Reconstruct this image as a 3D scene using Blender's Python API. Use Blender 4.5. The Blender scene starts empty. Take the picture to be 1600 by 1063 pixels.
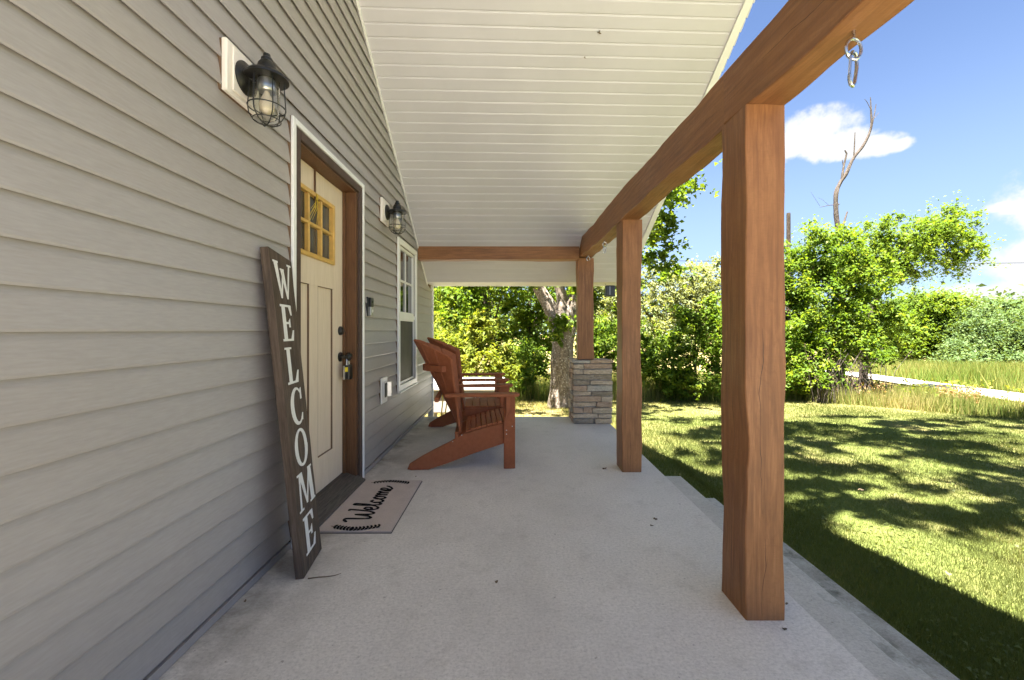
import bpy, math, random
import numpy as np
from mathutils import Vector, Matrix, noise as mnoise
R = math.radians
random.seed(7); rng = np.random.default_rng(7)
scene = bpy.context.scene
col = scene.collection
# ------------------------------------------------------------------ camera
F = 665.0; H = 1.08                       # focal length in px of a 1600 px wide picture, eye height above the slab
cam_d = bpy.data.cameras.new('camera'); cam = bpy.data.objects.new('camera', cam_d); col.objects.link(cam)
cam_d.sensor_width = 36; cam_d.lens = 36*F/1600; cam_d.shift_y = -15.5/1600; cam_d.clip_start = .02; cam_d.clip_end = 600
cam.location = (0, 0, H); cam.rotation_euler = (R(90), 0, 0)
scene.camera = cam
# ------------------------------------------------------------------ light
SDIR = Vector((-.187, -.25, 1.0)).normalized()       # towards the sun
elev = math.asin(SDIR.z); azim = math.atan2(SDIR.x, SDIR.y)
sun_d = bpy.data.lights.new('sun', 'SUN'); sun_d.energy = 4.2; sun_d.angle = R(.5); sun_d.color = (1, .94, .84)
sun = bpy.data.objects.new('sun', sun_d); col.objects.link(sun)
sun.rotation_euler = SDIR.to_track_quat('Z', 'Y').to_euler()
scene.view_settings.view_transform = 'Standard'; scene.view_settings.look = 'None'
scene.view_settings.gamma = 1; scene.view_settings.use_curve_mapping = False
scene.view_settings.exposure = 3.42
scene.render.engine = 'CYCLES'
scene.cycles.max_bounces = 10; scene.cycles.diffuse_bounces = 6; scene.cycles.transparent_max_bounces = 8
world = bpy.data.worlds.new('World'); scene.world = world; world.use_nodes = True
nt = world.node_tree; nt.nodes.clear()
def pdir(px, py): return Vector(((px-800)/F, 1, (516-py)/F)).normalized()
def wn(t, **k):
    n = nt.nodes.new(t)
    for a, b in k.items(): setattr(n, a, b)
    return n
wout = wn('ShaderNodeOutputWorld'); bg = wn('ShaderNodeBackground'); bg.inputs['Strength'].default_value = .05
sky = wn('ShaderNodeTexSky', sky_type='NISHITA', sun_disc=False, sun_elevation=elev, sun_rotation=azim % (2*math.pi))
sky.air_density = .36; sky.dust_density = .25; sky.ozone_density = 1.15
tc = wn('ShaderNodeTexCoord')
nz = wn('ShaderNodeTexNoise'); nz.inputs['Scale'].default_value = 16; nz.inputs['Detail'].default_value = 7; nz.inputs['Roughness'].default_value = .6
nt.links.new(tc.outputs['Generated'], nz.inputs['Vector'])
def mth(op, a, b=None, clamp=False):
    n = wn('ShaderNodeMath', operation=op); n.use_clamp = clamp
    for i, v in enumerate((a, b)):
        if v is None: continue
        if isinstance(v, (int, float)): n.inputs[i].default_value = v
        else: nt.links.new(v, n.inputs[i])
    return n.outputs[0]
field = None
CL = [(1268, 212, .062, 1.7), (1300, 224, .055, 2.2), (1232, 228, .055, 2.2), (1340, 230, .05, 3.4), (1375, 232, .035, 3), (1570, 323, .024, 2.6),
      (1600, 325, .03, 3), (1640, 410, .09, 2.6), (1555, 460, .10, 5), (1730, 300, .10, 2), (1620, 462, .16, 5),
      (400, 200, .2, 2.5), (-500, 300, .25, 3), (2600, 250, .2, 3)]
for (px, py, r, fl) in CL:
    c = pdir(px, py)
    s = wn('ShaderNodeVectorMath', operation='SUBTRACT'); nt.links.new(tc.outputs['Generated'], s.inputs[0]); s.inputs[1].default_value = c
    m = wn('ShaderNodeVectorMath', operation='MULTIPLY'); nt.links.new(s.outputs[0], m.inputs[0]); m.inputs[1].default_value = (1, 1, fl)
    l = wn('ShaderNodeVectorMath', operation='LENGTH'); nt.links.new(m.outputs[0], l.inputs[0])
    v = mth('SUBTRACT', 1.0, mth('DIVIDE', l.outputs['Value'], r*1.5), True)
    field = v if field is None else mth('MAXIMUM', field, v)
nzs = mth('MULTIPLY', mth('SUBTRACT', nz.outputs['Fac'], .5), 1.6)
dens = mth('ADD', field, mth('MULTIPLY', nzs, mth('MULTIPLY', field, 5.0, True)))
mr = wn('ShaderNodeMapRange', interpolation_type='SMOOTHSTEP'); nt.links.new(dens, mr.inputs['Value'])
mr.inputs['From Min'].default_value = .14; mr.inputs['From Max'].default_value = .55
# whitish veil towards the horizon
sep = wn('ShaderNodeSeparateXYZ'); nt.links.new(tc.outputs['Generated'], sep.inputs[0])
hz = wn('ShaderNodeMapRange', interpolation_type='SMOOTHSTEP'); nt.links.new(sep.outputs['Z'], hz.inputs['Value'])
hz.inputs['From Min'].default_value = .55; hz.inputs['From Max'].default_value = -.02; hz.inputs['To Min'].default_value = 0; hz.inputs['To Max'].default_value = .85
m0 = wn('ShaderNodeMixRGB'); nt.links.new(hz.outputs[0], m0.inputs[0]); nt.links.new(sky.outputs[0], m0.inputs[1]); m0.inputs[2].default_value = (1.10, 1.45, 1.85, 1)
mx = wn('ShaderNodeMixRGB'); nt.links.new(mr.outputs[0], mx.inputs[0]); nt.links.new(m0.outputs[0], mx.inputs[1]); mx.inputs[2].default_value = (1.95, 2.0, 2.1, 1)
nt.links.new(mx.outputs[0], bg.inputs['Color']); nt.links.new(bg.outputs[0], wout.inputs['Surface'])

# ------------------------------------------------------------------ helpers
class MB:
    def __init__(s): s.v = []; s.f = []
    def add(s, vs, fs):
        n = len(s.v); s.v += [tuple(v) for v in vs]; s.f += [tuple(i+n for i in f) for f in fs]; return s
    def box(s, x0, x1, y0, y1, z0, z1):
        return s.add([(x0,y0,z0),(x1,y0,z0),(x1,y1,z0),(x0,y1,z0),(x0,y0,z1),(x1,y0,z1),(x1,y1,z1),(x0,y1,z1)],
                     [(0,3,2,1),(4,5,6,7),(0,1,5,4),(1,2,6,5),(2,3,7,6),(3,0,4,7)])
    def hexa(s, vs): # 8 corners in the order of box
        return s.add(vs, [(0,3,2,1),(4,5,6,7),(0,1,5,4),(1,2,6,5),(2,3,7,6),(3,0,4,7)])
    def tube(s, pts, rad, n=8, closed=False, flat=None):
        pts = [Vector(p) for p in pts]; m = len(pts)
        rs = rad if isinstance(rad, (list, tuple)) else [rad]*m
        rings = []; prev = None
        for i, p in enumerate(pts):
            if closed: t = pts[(i+1) % m]-pts[i-1]
            else: t = pts[min(i+1, m-1)]-pts[max(i-1, 0)]
            t.normalize()
            if flat is not None: a = t.cross(Vector(flat)).normalized(); b = Vector(flat)
            else:
                if prev is None:
                    a = t.orthogonal().normalized()
                else:
                    a = prev - t*prev.dot(t)
                    a = a.normalized() if a.length > 1e-6 else t.orthogonal().normalized()
                b = t.cross(a)
            prev = a
            rings.append([p + (a*math.cos(2*math.pi*k/n) + b*math.sin(2*math.pi*k/n)*(.35 if flat is not None else 1))*rs[i] for k in range(n)])
        vs = [v for r in rings for v in r]; fs = []
        for i in range(m if closed else m-1):
            j = (i+1) % m
            for k in range(n): fs.append((i*n+k, i*n+(k+1) % n, j*n+(k+1) % n, j*n+k))
        if not closed: fs.append(tuple(range(n))[::-1]); fs.append(tuple((m-1)*n+k for k in range(n)))
        return s.add(vs, fs)
    def lathe(s, prof, c=(0,0,0), n=24, axis='Z'):
        vs = []; fs = []
        for (r, z) in prof:
            for k in range(n):
                a = 2*math.pi*k/n; x, y = r*math.cos(a), r*math.sin(a)
                p = (x, y, z) if axis == 'Z' else ((z, x, y) if axis == 'X' else (x, z, y))
                vs.append((p[0]+c[0], p[1]+c[1], p[2]+c[2]))
        for i in range(len(prof)-1):
            for k in range(n): fs.append((i*n+k, i*n+(k+1) % n, (i+1)*n+(k+1) % n, (i+1)*n+k))
        fs.append(tuple(range(n))[::-1]); fs.append(tuple((len(prof)-1)*n+k for k in range(n)))
        return s.add(vs, fs)
    def prism(s, poly, y0, y1, axis='Y'):     # polygon in XZ extruded along Y, or YZ along X, or XY along Z
        m = len(poly)
        def P(a, b, c): return {'Y': (a, c, b), 'X': (c, a, b), 'Z': (a, b, c)}[axis]
        return s.add([P(a, b, y0) for a, b in poly]+[P(a, b, y1) for a, b in poly],
                     [tuple(range(m))[::-1], tuple(range(m, 2*m))]+[(i, (i+1) % m, (i+1) % m+m, i+m) for i in range(m)])
    def mesh(s, name, mat, bevel=0, smooth=False, seg=1):
        me = bpy.data.meshes.new(name); me.from_pydata(s.v, [], s.f); me.update()
        import bmesh
        bm = bmesh.new(); bm.from_mesh(me); bmesh.ops.recalc_face_normals(bm, faces=bm.faces)
        if bevel: bmesh.ops.bevel(bm, geom=[e for e in bm.edges if len(e.link_faces) == 2 and e.calc_face_angle(0) > .5], offset=bevel, segments=seg, profile=.6, affect='EDGES')
        if smooth:
            for f in bm.faces: f.smooth = True
        bm.to_mesh(me); bm.free()
        if mat: me.materials.append(mat)
        if smooth: 
            try: me.set_sharp_from_angle(angle=R(38))
            except Exception: pass
        return me
    def build(s, name, mat, parent=None, bevel=0, smooth=False, seg=1, loc=None, rot=None, mtx=None):
        o = bpy.data.objects.new(name, s.mesh(name, mat, bevel, smooth, seg)); col.objects.link(o)
        if parent: o.parent = parent
        if loc: o.location = loc
        if rot: o.rotation_euler = rot
        if mtx is not None: o.matrix_basis = mtx
        return o
def link(name, me, parent=None, loc=(0,0,0), rot=(0,0,0), sc=(1,1,1)):
    o = bpy.data.objects.new(name, me); col.objects.link(o); o.parent = parent; o.location = loc; o.rotation_euler = rot; o.scale = sc; return o
def tag(o, label=None, cat=None, group=None, kind=None):
    if label: o['label'] = label
    if cat: o['category'] = cat
    if group: o['group'] = group
    if kind: o['kind'] = kind
    return o
def empty(name, label, cat, loc=(0,0,0), rz=0, group=None):
    o = bpy.data.objects.new(name, None); col.objects.link(o); o.location = loc; o.rotation_euler = (0,0,rz); o.empty_display_size = .1
    return tag(o, label, cat, group)
def copy_tree(o, parent=None):
    c = o.copy(); col.objects.link(c)
    if parent: c.parent = parent
    for ch in list(o.children): copy_tree(ch, c)
    return c

# ------------------------------------------------------------------ materials
class Mat:
    def __init__(s, name, base=(.5,.5,.5), rough=.6, spec=.5, metal=0):
        s.m = bpy.data.materials.new(name); s.m.use_nodes = True; s.t = s.m.node_tree
        s.b = s.t.nodes['Principled BSDF']; s.b.inputs['Base Color'].default_value = (*base, 1)
        s.b.inputs['Roughness'].default_value = rough; s.b.inputs['Specular IOR Level'].default_value = spec; s.b.inputs['Metallic'].default_value = metal
        s.co = None
    def n(s, t, **k):
        x = s.t.nodes.new(t)
        for a, b in k.items(): setattr(x, a, b)
        return x
    def l(s, a, b): s.t.links.new(a, b)
    def coords(s, scale=(1,1,1), kind='Object'):
        c = s.n('ShaderNodeTexCoord'); m = s.n('ShaderNodeMapping'); m.inputs['Scale'].default_value = scale; s.l(c.outputs[kind], m.inputs['Vector']); return m.outputs[0]
    def world(s, scale=(1,1,1)):
        c = s.n('ShaderNodeNewGeometry'); m = s.n('ShaderNodeMapping'); m.inputs['Scale'].default_value = scale; s.l(c.outputs['Position'], m.inputs['Vector']); return m.outputs[0]
    def noise(s, vec, scale=5, detail=4, rough=.5, dist=0):
        x = s.n('ShaderNodeTexNoise'); x.inputs['Scale'].default_value = scale; x.inputs['Detail'].default_value = detail
        x.inputs['Roughness'].default_value = rough; x.inputs['Distortion'].default_value = dist; s.l(vec, x.inputs['Vector']); return x.outputs['Fac']
    def ramp(s, fac, stops):
        x = s.n('ShaderNodeValToRGB'); e = x.color_ramp.elements
        while len(e) < len(stops): e.new(.5)
        for i, (p, c) in enumerate(stops): e[i].position = p; e[i].color = (*c, 1) if len(c) == 3 else c
        s.l(fac, x.inputs[0]); return x.outputs[0]
    def mix(s, fac, a, b, mode='MIX'):
        x = s.n('ShaderNodeMixRGB', blend_type=mode)
        for i, v in enumerate((fac, a, b)):
            if isinstance(v, (int, float)): x.inputs[i].default_value = v
            elif isinstance(v, tuple): x.inputs[i].default_value = (*v, 1)
            else: s.l(v, x.inputs[i])
        return x.outputs[0]
    def maprange(s, v, a, b, c=0, d=1):
        x = s.n('ShaderNodeMapRange'); x.inputs[1].default_value = a; x.inputs[2].default_value = b; x.inputs[3].default_value = c; x.inputs[4].default_value = d; s.l(v, x.inputs[0]); return x.outputs[0]
    def color(s, c): s.l(c, s.b.inputs['Base Color'])
    def rough(s, c): s.l(c, s.b.inputs['Roughness'])
    def bump(s, h, strength=.3, dist=.01):
        x = s.n('ShaderNodeBump'); x.inputs['Strength'].default_value = strength; x.inputs['Distance'].default_value = dist; s.l(h, x.inputs['Height'])
        if s.b.inputs['Normal'].is_linked: s.l(s.b.inputs['Normal'].links[0].from_socket, x.inputs['Normal'])
        s.l(x.outputs[0], s.b.inputs['Normal'])
M = {}
def simple(name, base, rough=.5, spec=.5, metal=0, var=.12, scale=8, bump=0):
    m = Mat(name, base, rough, spec, metal); v = m.coords()
    n = m.noise(v, scale, 5, .6)
    m.color(m.ramp(n, [(.3, tuple(c*(1-var) for c in base)), (.7, tuple(min(1, c*(1+var)) for c in base))]))
    if bump: m.bump(m.noise(v, scale*12, 3), bump, .002)
    M[name] = m.m; return m.m
# siding: vinyl with faint grain along Y
m = Mat('siding', rough=.42, spec=.35); v = m.world((1, .12, 1)); g = m.noise(v, 160, 4, .6); big = m.noise(m.world((1,.5,1)), 1.6, 5, .6)
c = m.ramp(g, [(.3, (.335,.310,.300)), (.7, (.38,.353,.342))]); c = m.mix(m.ramp(big, [(.35,(0,0,0)),(.7,(1,1,1))]), c, m.mix(1, c, (.93,.90,.86), 'MULTIPLY'))
dirt = m.noise(m.world((1,6,.8)), 4, 6, .7)
sp = m.n('ShaderNodeSeparateXYZ'); m.l(m.world(), sp.inputs[0])
low = m.maprange(sp.outputs['Z'], .5, 0, 0, .35)
c = m.mix(m.mix(1, low, dirt, 'MULTIPLY'), c, (.17,.155,.13))
m.color(c); m.bump(m.noise(m.world((1,.35,1)), 3, 3), .35, .012); m.bump(g, .12, .002); m.rough(m.maprange(big, .3, .7, .36, .5)); M['siding'] = m.m
m = Mat('soffit', rough=.38, spec=.4); g = m.noise(m.world((.15,1,1)), 60, 4, .6); b = m.noise(m.world(), 1.3, 6, .65)
c = m.ramp(b, [(.3,(.55,.528,.55)), (.7,(.61,.588,.61))]); c = m.mix(m.ramp(g, [(.62,(0,0,0)),(.85,(.35,.35,.35))]), c, (.62,.59,.53)); m.color(c); m.bump(g, .05, .002); M['soffit'] = m.m
simple('white_trim', (.78,.77,.74), .4, .5, 0, .05, 5)
simple('cream_block', (.80,.74,.65), .5, .4, 0, .06, 6)
# concrete
m = Mat('concrete', rough=.85, spec=.25); w = m.world()
fine = m.noise(w, 95, 5, .8); broom = m.noise(m.world((.35,1,1)), 120, 3, .6); mid = m.noise(w, 7, 6, .65); big = m.noise(w, 1.1, 5, .6)
c = m.ramp(fine, [(.32,(.42,.39,.35)), (.5,(.68,.635,.575)), (.68,(.82,.77,.71))])
c = m.mix(.5, c, m.ramp(broom, [(.3,(.57,.53,.475)), (.7,(.73,.69,.63))]))
c = m.mix(m.ramp(big, [(.38,(0,0,0)), (.65,(.7,.7,.7))]), c, m.mix(1, c, (.84,.83,.82), 'MULTIPLY'))
c = m.mix(m.ramp(mid, [(.55,(0,0,0)), (.75,(.45,.45,.45))]), c, (.38,.345,.295))
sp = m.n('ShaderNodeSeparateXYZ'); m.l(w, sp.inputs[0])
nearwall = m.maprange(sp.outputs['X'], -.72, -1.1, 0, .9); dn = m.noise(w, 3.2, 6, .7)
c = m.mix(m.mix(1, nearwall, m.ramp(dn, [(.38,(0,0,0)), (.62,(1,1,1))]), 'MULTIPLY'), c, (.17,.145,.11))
# moss / dirt on the outer steps
st = m.maprange(sp.outputs['X'], 1.45, 1.8, 0, .8); c = m.mix(m.mix(1, st, m.ramp(m.noise(w, 5, 6, .7), [(.5,(0,0,0)),(.68,(1,1,1))]), 'MULTIPLY'), c, (.12,.115,.075))
path_ = m.maprange(sp.outputs['X'], .1, .6, .55, .15); pn = m.noise(m.world((1,.5,1)), 1.7, 7, .72); c = m.mix(m.mix(1, path_, m.ramp(pn, [(.46,(0,0,0)), (.66,(.7,.7,.7))]), 'MULTIPLY'), c, (.42,.395,.36))
coarse = m.noise(w, 75, 4, .75); c = m.mix(m.ramp(coarse, [(.5,(0,0,0)), (.75,(.55,.55,.55))]), c, (.30,.28,.255))
for xe_ in (1.145, 1.462, 1.745):  # dirt plus painted-in riser shade along each tread's inner corner
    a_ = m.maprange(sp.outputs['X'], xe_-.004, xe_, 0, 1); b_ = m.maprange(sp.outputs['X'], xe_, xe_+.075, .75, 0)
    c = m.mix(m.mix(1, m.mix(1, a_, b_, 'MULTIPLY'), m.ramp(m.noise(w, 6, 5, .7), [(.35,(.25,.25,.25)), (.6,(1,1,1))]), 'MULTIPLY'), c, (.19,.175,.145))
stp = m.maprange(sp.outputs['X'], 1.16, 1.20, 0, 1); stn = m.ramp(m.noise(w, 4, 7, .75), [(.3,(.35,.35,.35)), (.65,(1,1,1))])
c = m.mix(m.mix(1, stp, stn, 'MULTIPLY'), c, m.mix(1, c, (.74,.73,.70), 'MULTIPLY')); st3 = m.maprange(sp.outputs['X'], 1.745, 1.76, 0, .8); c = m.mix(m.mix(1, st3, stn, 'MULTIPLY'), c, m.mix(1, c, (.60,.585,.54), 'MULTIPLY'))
spk = m.noise(w, 38, 2, .5); c = m.mix(m.ramp(spk, [(.72,(0,0,0)), (.76,(.6,.6,.6))]), c, (.2,.18,.15))
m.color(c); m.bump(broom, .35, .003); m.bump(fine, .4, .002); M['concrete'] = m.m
# stained timber, grain along local Z
m = Mat('timber', rough=.5, spec=.35); o = m.coords((1,1,.06)); g = m.noise(o, 55, 6, .65, .4); ring = m.noise(m.coords((1,1,.18)), 9, 3, .5, 1.2); big = m.noise(m.coords((1,1,.5)), 3, 5, .6)
c = m.ramp(g, [(.28,(.13,.053,.020)), (.5,(.23,.096,.035)), (.72,(.34,.155,.062))])
rg = m.n('ShaderNodeMath', operation='SINE'); mu = m.n('ShaderNodeMath', operation='MULTIPLY'); mu.inputs[1].default_value = 70; m.l(ring, mu.inputs[0]); m.l(mu.outputs[0], rg.inputs[0])
c = m.mix(m.maprange(rg.outputs[0], .2, 1, 0, .3), c, (.17,.066,.024)); c = m.mix(m.ramp(big, [(.42,(0,0,0)),(.68,(.55,.55,.55))]), c, (.33,.155,.064))
kn_ = m.noise(m.coords((1,1,.45)), 5.2, 2, .4, .3); c = m.mix(m.ramp(kn_, [(.70,(0,0,0)), (.78,(.85,.85,.85))]), c, (.10,.04,.015)); c = m.mix(m.maprange(m.noise(m.coords((1,1,.8)), 26, 5, .7), .55, .8, 0, .45), c, (.17,.07,.025)); saw = m.noise(m.coords((.2,.2,1)), 170, 2, .5); c = m.mix(m.maprange(saw, .5, .8, 0, .3), c, (.20,.085,.035))
oi = m.n('ShaderNodeObjectInfo'); tcn = m.n('ShaderNodeTexCoord'); sx3 = m.n('ShaderNodeSeparateXYZ'); m.l(tcn.outputs['Object'], sx3.inputs[0])
def mm(op, a_, b_):
    x_ = m.n('ShaderNodeMath', operation=op)
    for i_, v_ in enumerate((a_, b_)):
        if v_ is None: continue
        if isinstance(v_, (int, float)): x_.inputs[i_].default_value = v_
        else: m.l(v_, x_.inputs[i_])
    return x_.outputs[0]
crk2 = None
for ax_, off_, sd in (('X', -.012, 3.1), ('Y', .008, 7.7)):
    cmb = m.n('ShaderNodeCombineXYZ'); m.l(mm('MULTIPLY', sx3.outputs['Z'], 1.0), cmb.inputs['X']); m.l(mm('MULTIPLY', oi.outputs['Random'], 40+sd), cmb.inputs['Y'])
    wv_ = m.noise(cmb.outputs[0], 2.2, 4, .55); pos = mm('ADD', mm('MULTIPLY', mm('SUBTRACT', wv_, .5), .09), off_)
    dist = mm('ABSOLUTE', mm('SUBTRACT', sx3.outputs[ax_], pos), None)
    cmb2 = m.n('ShaderNodeCombineXYZ'); m.l(sx3.outputs['Z'], cmb2.inputs['X']); m.l(mm('MULTIPLY', oi.outputs['Random'], 90+sd), cmb2.inputs['Y'])
    wid = m.maprange(m.noise(cmb2.outputs[0], 1.7, 3, .5), .48, .70, 0, .0022)
    cr_ = m.maprange(mm('DIVIDE', dist, mm('ADD', wid, .00001)), .5, 1.2, 1, 0); cr_ = mm('MULTIPLY', cr_, mm('GREATER_THAN', wid, .0003))
    crk2 = cr_ if crk2 is None else mm('MAXIMUM', crk2, cr_)
c = m.mix(crk2, c, (.03,.012,.006)); m.color(c); m.bump(g, .35, .005); m.bump(saw, .25, .003); m.rough(m.maprange(big, .3, .7, .42, .62)); M['timber'] = m.m
m = Mat('dark_stain', rough=.5, spec=.35); g = m.noise(m.world((3,3,.2)), 40, 5, .6, .5); m.color(m.ramp(g, [(.3,(.085,.038,.016)), (.7,(.16,.075,.032))])); m.bump(g, .2, .002); M['dark_stain'] = m.m
simple('casing_face', (.072,.046,.036), .55, .3, 0, .2, 30)
m = Mat('weathered_board', rough=.75, spec=.2); o = m.coords((1,1,.05)); g = m.noise(o, 70, 6, .7, .5); kn = m.noise(m.coords((1,1,.3)), 9, 4, .6, 2)
c = m.ramp(g, [(.25,(.035,.025,.018)), (.5,(.095,.068,.050)), (.75,(.16,.12,.092))]); c = m.mix(m.ramp(kn, [(.52,(0,0,0)), (.66,(.7,.7,.7))]), c, (.055,.042,.033)); m.color(c); m.bump(g, .5, .004); M['weathered_board'] = m.m
m = Mat('threshold', rough=.6); g = m.noise(m.world((3,.2,1)), 45, 6, .7, .5); m.color(m.ramp(g, [(.3,(.02,.016,.013)), (.7,(.12,.10,.085))])); m.bump(g, .4, .004); M['threshold'] = m.m
m = Mat('letter_paint', rough=.6); g = m.noise(m.coords((1,1,.2)), 60, 5, .7); m.color(m.ramp(g, [(.28,(.35,.31,.27)), (.40,(.72,.70,.66)), (.8,(.80,.79,.76))])); M['letter_paint'] = m.m
m = Mat('door_paint', rough=.5, spec=.35); g = m.noise(m.world((1,1,.1)), 60, 5, .6); m.color(m.ramp(g, [(.3,(.66,.53,.385)), (.7,(.74,.61,.46))])); m.bump(g, .15, .002); M['door_paint'] = m.m
simple('gold_wood', (.62,.38,.10), .4, .5, 0, .15, 20)
simple('groove_brown', (.16,.10,.06), .7, .3)
m = Mat('window_glass', (.012,.014,.013), .015, .6); m.bump(m.noise(m.world(), 6, 2), .02, .01); m.b.inputs['IOR'].default_value = 2.0; M['window_glass'] = m.m
m = Mat('curtain_glass', (.12,.115,.10), .08, .6); g = m.noise(m.world((1,6,.3)), 6, 4, .6); m.color(m.ramp(g, [(.35,(.02,.021,.02)), (.65,(.10,.098,.085))])); M['curtain_glass'] = m.m
m = Mat('screen_mesh', (.04,.038,.036), .55, .3); g = m.noise(m.world(), 6, 3); m.color(m.ramp(g, [(.3,(.035,.033,.03)), (.7,(.065,.06,.055))])); M['screen_mesh'] = m.m
simple('black_metal', (.016,.015,.013), .38, .6, .3, .4, 40, .2)
simple('black_plastic', (.012,.012,.013), .3, .5)
simple('galvanised', (.55,.56,.57), .25, .5, 1, .1, 30)
simple('satin_nickel', (.45,.45,.45), .3, .5, .9)
m = Mat('lamp_glass', (.95,.95,.95), .02, .5); m.b.inputs['Transmission Weight'].default_value = 1; m.b.inputs['IOR'].default_value = 1.3; m.b.inputs['Base Color'].default_value = (.93,.92,.88,1); M['lamp_glass'] = m.m
simple('bulb', (.75,.66,.50), .2, .5)
m = Mat('mat_pile', rough=.95, spec=.1); w = m.world(); f = m.noise(w, 420, 2, .7); b = m.noise(w, 9, 5, .6)
c = m.ramp(f, [(.3,(.40,.325,.28)), (.7,(.66,.57,.51))]); c = m.mix(m.ramp(b, [(.4,(0,0,0)), (.7,(.4,.4,.4))]), c, (.40,.34,.30)); m.color(c); m.bump(f, .9, .004); M['mat_pile'] = m.m
simple('mat_rubber', (.10,.085,.07), .9, .1)
simple('mat_ink', (.012,.010,.010), .9, .1, 0, .3, 80)
m = Mat('chair_paint', rough=.6, spec=.25); g = m.noise(m.coords((1,1,1)), 30, 5, .65); b = m.noise(m.coords(), 4, 4, .6)
c = m.ramp(g, [(.3,(.235,.070,.028)), (.7,(.31,.098,.040))]); c = m.mix(m.ramp(b, [(.5,(0,0,0)),(.75,(.5,.5,.5))]), c, (.36,.14,.065)); m.color(c); m.bump(g, .12, .002); M['chair_paint'] = m.m
def stone_mat(name, a, b2, c2):
    m = Mat(name, rough=.88, spec=.2); w = m.world((1,1,2.2)); g = m.noise(w, 28, 7, .7, .3); b = m.noise(w, 7, 4, .6)
    c = m.ramp(g, [(.28, a), (.55, b2), (.75, c2)]); c = m.mix(m.ramp(b, [(.45,(0,0,0)), (.7,(.6,.6,.6))]), c, tuple(x*.6 for x in b2)); m.color(c); m.bump(g, 1.0, .022); M[name] = m.m; return m.m
stones = [stone_mat('stone_tan', (.36,.28,.20), (.62,.50,.37), (.76,.68,.56)), stone_mat('stone_grey', (.32,.28,.23), (.55,.50,.42), (.74,.69,.60)), stone_mat('stone_rose', (.32,.21,.14), (.54,.39,.28), (.66,.53,.42)), stone_mat('stone_dark', (.22,.17,.12), (.40,.33,.25), (.56,.49,.40))]
stone_mat('mortar', (.22,.21,.195), (.31,.30,.285), (.38,.37,.35))
# ground
m = Mat('turf', rough=.95, spec=.1); w = m.world(); f = m.noise(w, 60, 5, .7); p = m.noise(w, .8, 6, .65); q = m.noise(w, 3.5, 5, .6)
c = m.ramp(f, [(.3,(.07,.095,.025)), (.6,(.16,.19,.05)), (.8,(.27,.26,.09))])
c = m.mix(m.ramp(p, [(.50,(0,0,0)), (.66,(.8,.8,.8))]), c, m.ramp(f, [(.3,(.13,.11,.04)), (.7,(.34,.29,.13))]))
sp = m.n('ShaderNodeSeparateXYZ'); m.l(w, sp.inputs[0])
dry = m.maprange(sp.outputs['Y'], 8, 13, 0, .9); dl = m.maprange(sp.outputs['X'], 3.2, 1.0, 0, 1); dl2 = m.maprange(sp.outputs['Y'], 5.5, 6.5, 0, .85)
dd = m.mix(1, dl, dl2, 'MULTIPLY'); dm = m.mix(1, dry, dd, 'LIGHTEN')
c = m.mix(dm, c, m.ramp(q, [(.3,(.22,.18,.07)), (.55,(.34,.27,.12)), (.75,(.18,.19,.055))])); m.color(c); m.bump(f, .8, .03); M['turf'] = m.m
m = Mat('gravel', rough=.95, spec=.1); w = m.world(); f = m.noise(w, 30, 5, .7); m.color(m.ramp(f, [(.3,(.42,.39,.34)), (.7,(.62,.59,.53))])); m.bump(f, .6, .03); M['gravel'] = m.m
def leaf_mat(name, a, b2, c2, trans=.45, rough=.55):
    m = Mat(name, rough=rough, spec=.22)
    at = m.n('ShaderNodeAttribute', attribute_name='tint'); c = m.ramp(at.outputs['Fac'], [(0, a), (.55, b2), (1, c2)]); m.color(c)
    tr = m.n('ShaderNodeBsdfTranslucent'); m.l(m.mix(1, c, (1.5,1.35,.5), 'MULTIPLY'), tr.inputs['Color'])
    mx = m.n('ShaderNodeMixShader'); mx.inputs[0].default_value = trans; out = m.t.nodes['Material Output']
    m.l(m.b.outputs[0], mx.inputs[1]); m.l(tr.outputs[0], mx.inputs[2]); m.l(mx.outputs[0], out.inputs['Surface']); M[name] = m.m; return m.m
leaf_mat('leaf_bright', (.065,.125,.014), (.115,.19,.024), (.27,.30,.05), .52)
leaf_mat('leaf_green', (.065,.12,.014), (.115,.185,.024), (.24,.28,.05), .5)
leaf_mat('leaf_dark', (.03,.07,.012), (.065,.12,.02), (.13,.19,.04), .35)
leaf_mat('leaf_grey', (.12,.15,.07), (.20,.23,.11), (.30,.32,.17), .4)
leaf_mat('leaf_yellow', (.10,.15,.02), (.18,.22,.03), (.34,.31,.06), .5)
leaf_mat('leaf_far', (.055,.10,.035), (.095,.15,.05), (.15,.20,.07), .3)
leaf_mat('grass_blade', (.10,.128,.036), (.135,.155,.045), (.29,.24,.11), .36)
leaf_mat('dry_blade', (.09,.15,.025), (.22,.225,.065), (.38,.31,.145), .35)
leaf_mat('rust_weed', (.16,.09,.04), (.30,.17,.08), (.42,.28,.14), .3)
def bark_mat(name, a, b2, c2):
    m = Mat(name, rough=.95, spec=.1); o = m.world((1,1,.3)); g = m.noise(o, 14, 6, .7, .8); k = m.noise(m.world(), 22, 5, .7)
    c = m.ramp(g, [(.35, a), (.6, b2)]); c = m.mix(m.ramp(k, [(.54,(0,0,0)), (.62,(.75,.75,.75))]), c, c2); m.color(c); m.bump(g, .9, .05); M[name] = m.m
bark_mat('bark_pale', (.07,.055,.042), (.22,.18,.145), (.50,.46,.41))
bark_mat('bark_dark', (.03,.023,.017), (.09,.07,.055), (.12,.10,.08))
bark_mat('bark_dead', (.05,.038,.032), (.12,.10,.085), (.16,.14,.125))
simple('white_cover', (.75,.73,.70), .6, .3, 0, .06, 4)
simple('cover_grey', (.40,.36,.32), .7, .3, 0, .15, 6)
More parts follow.
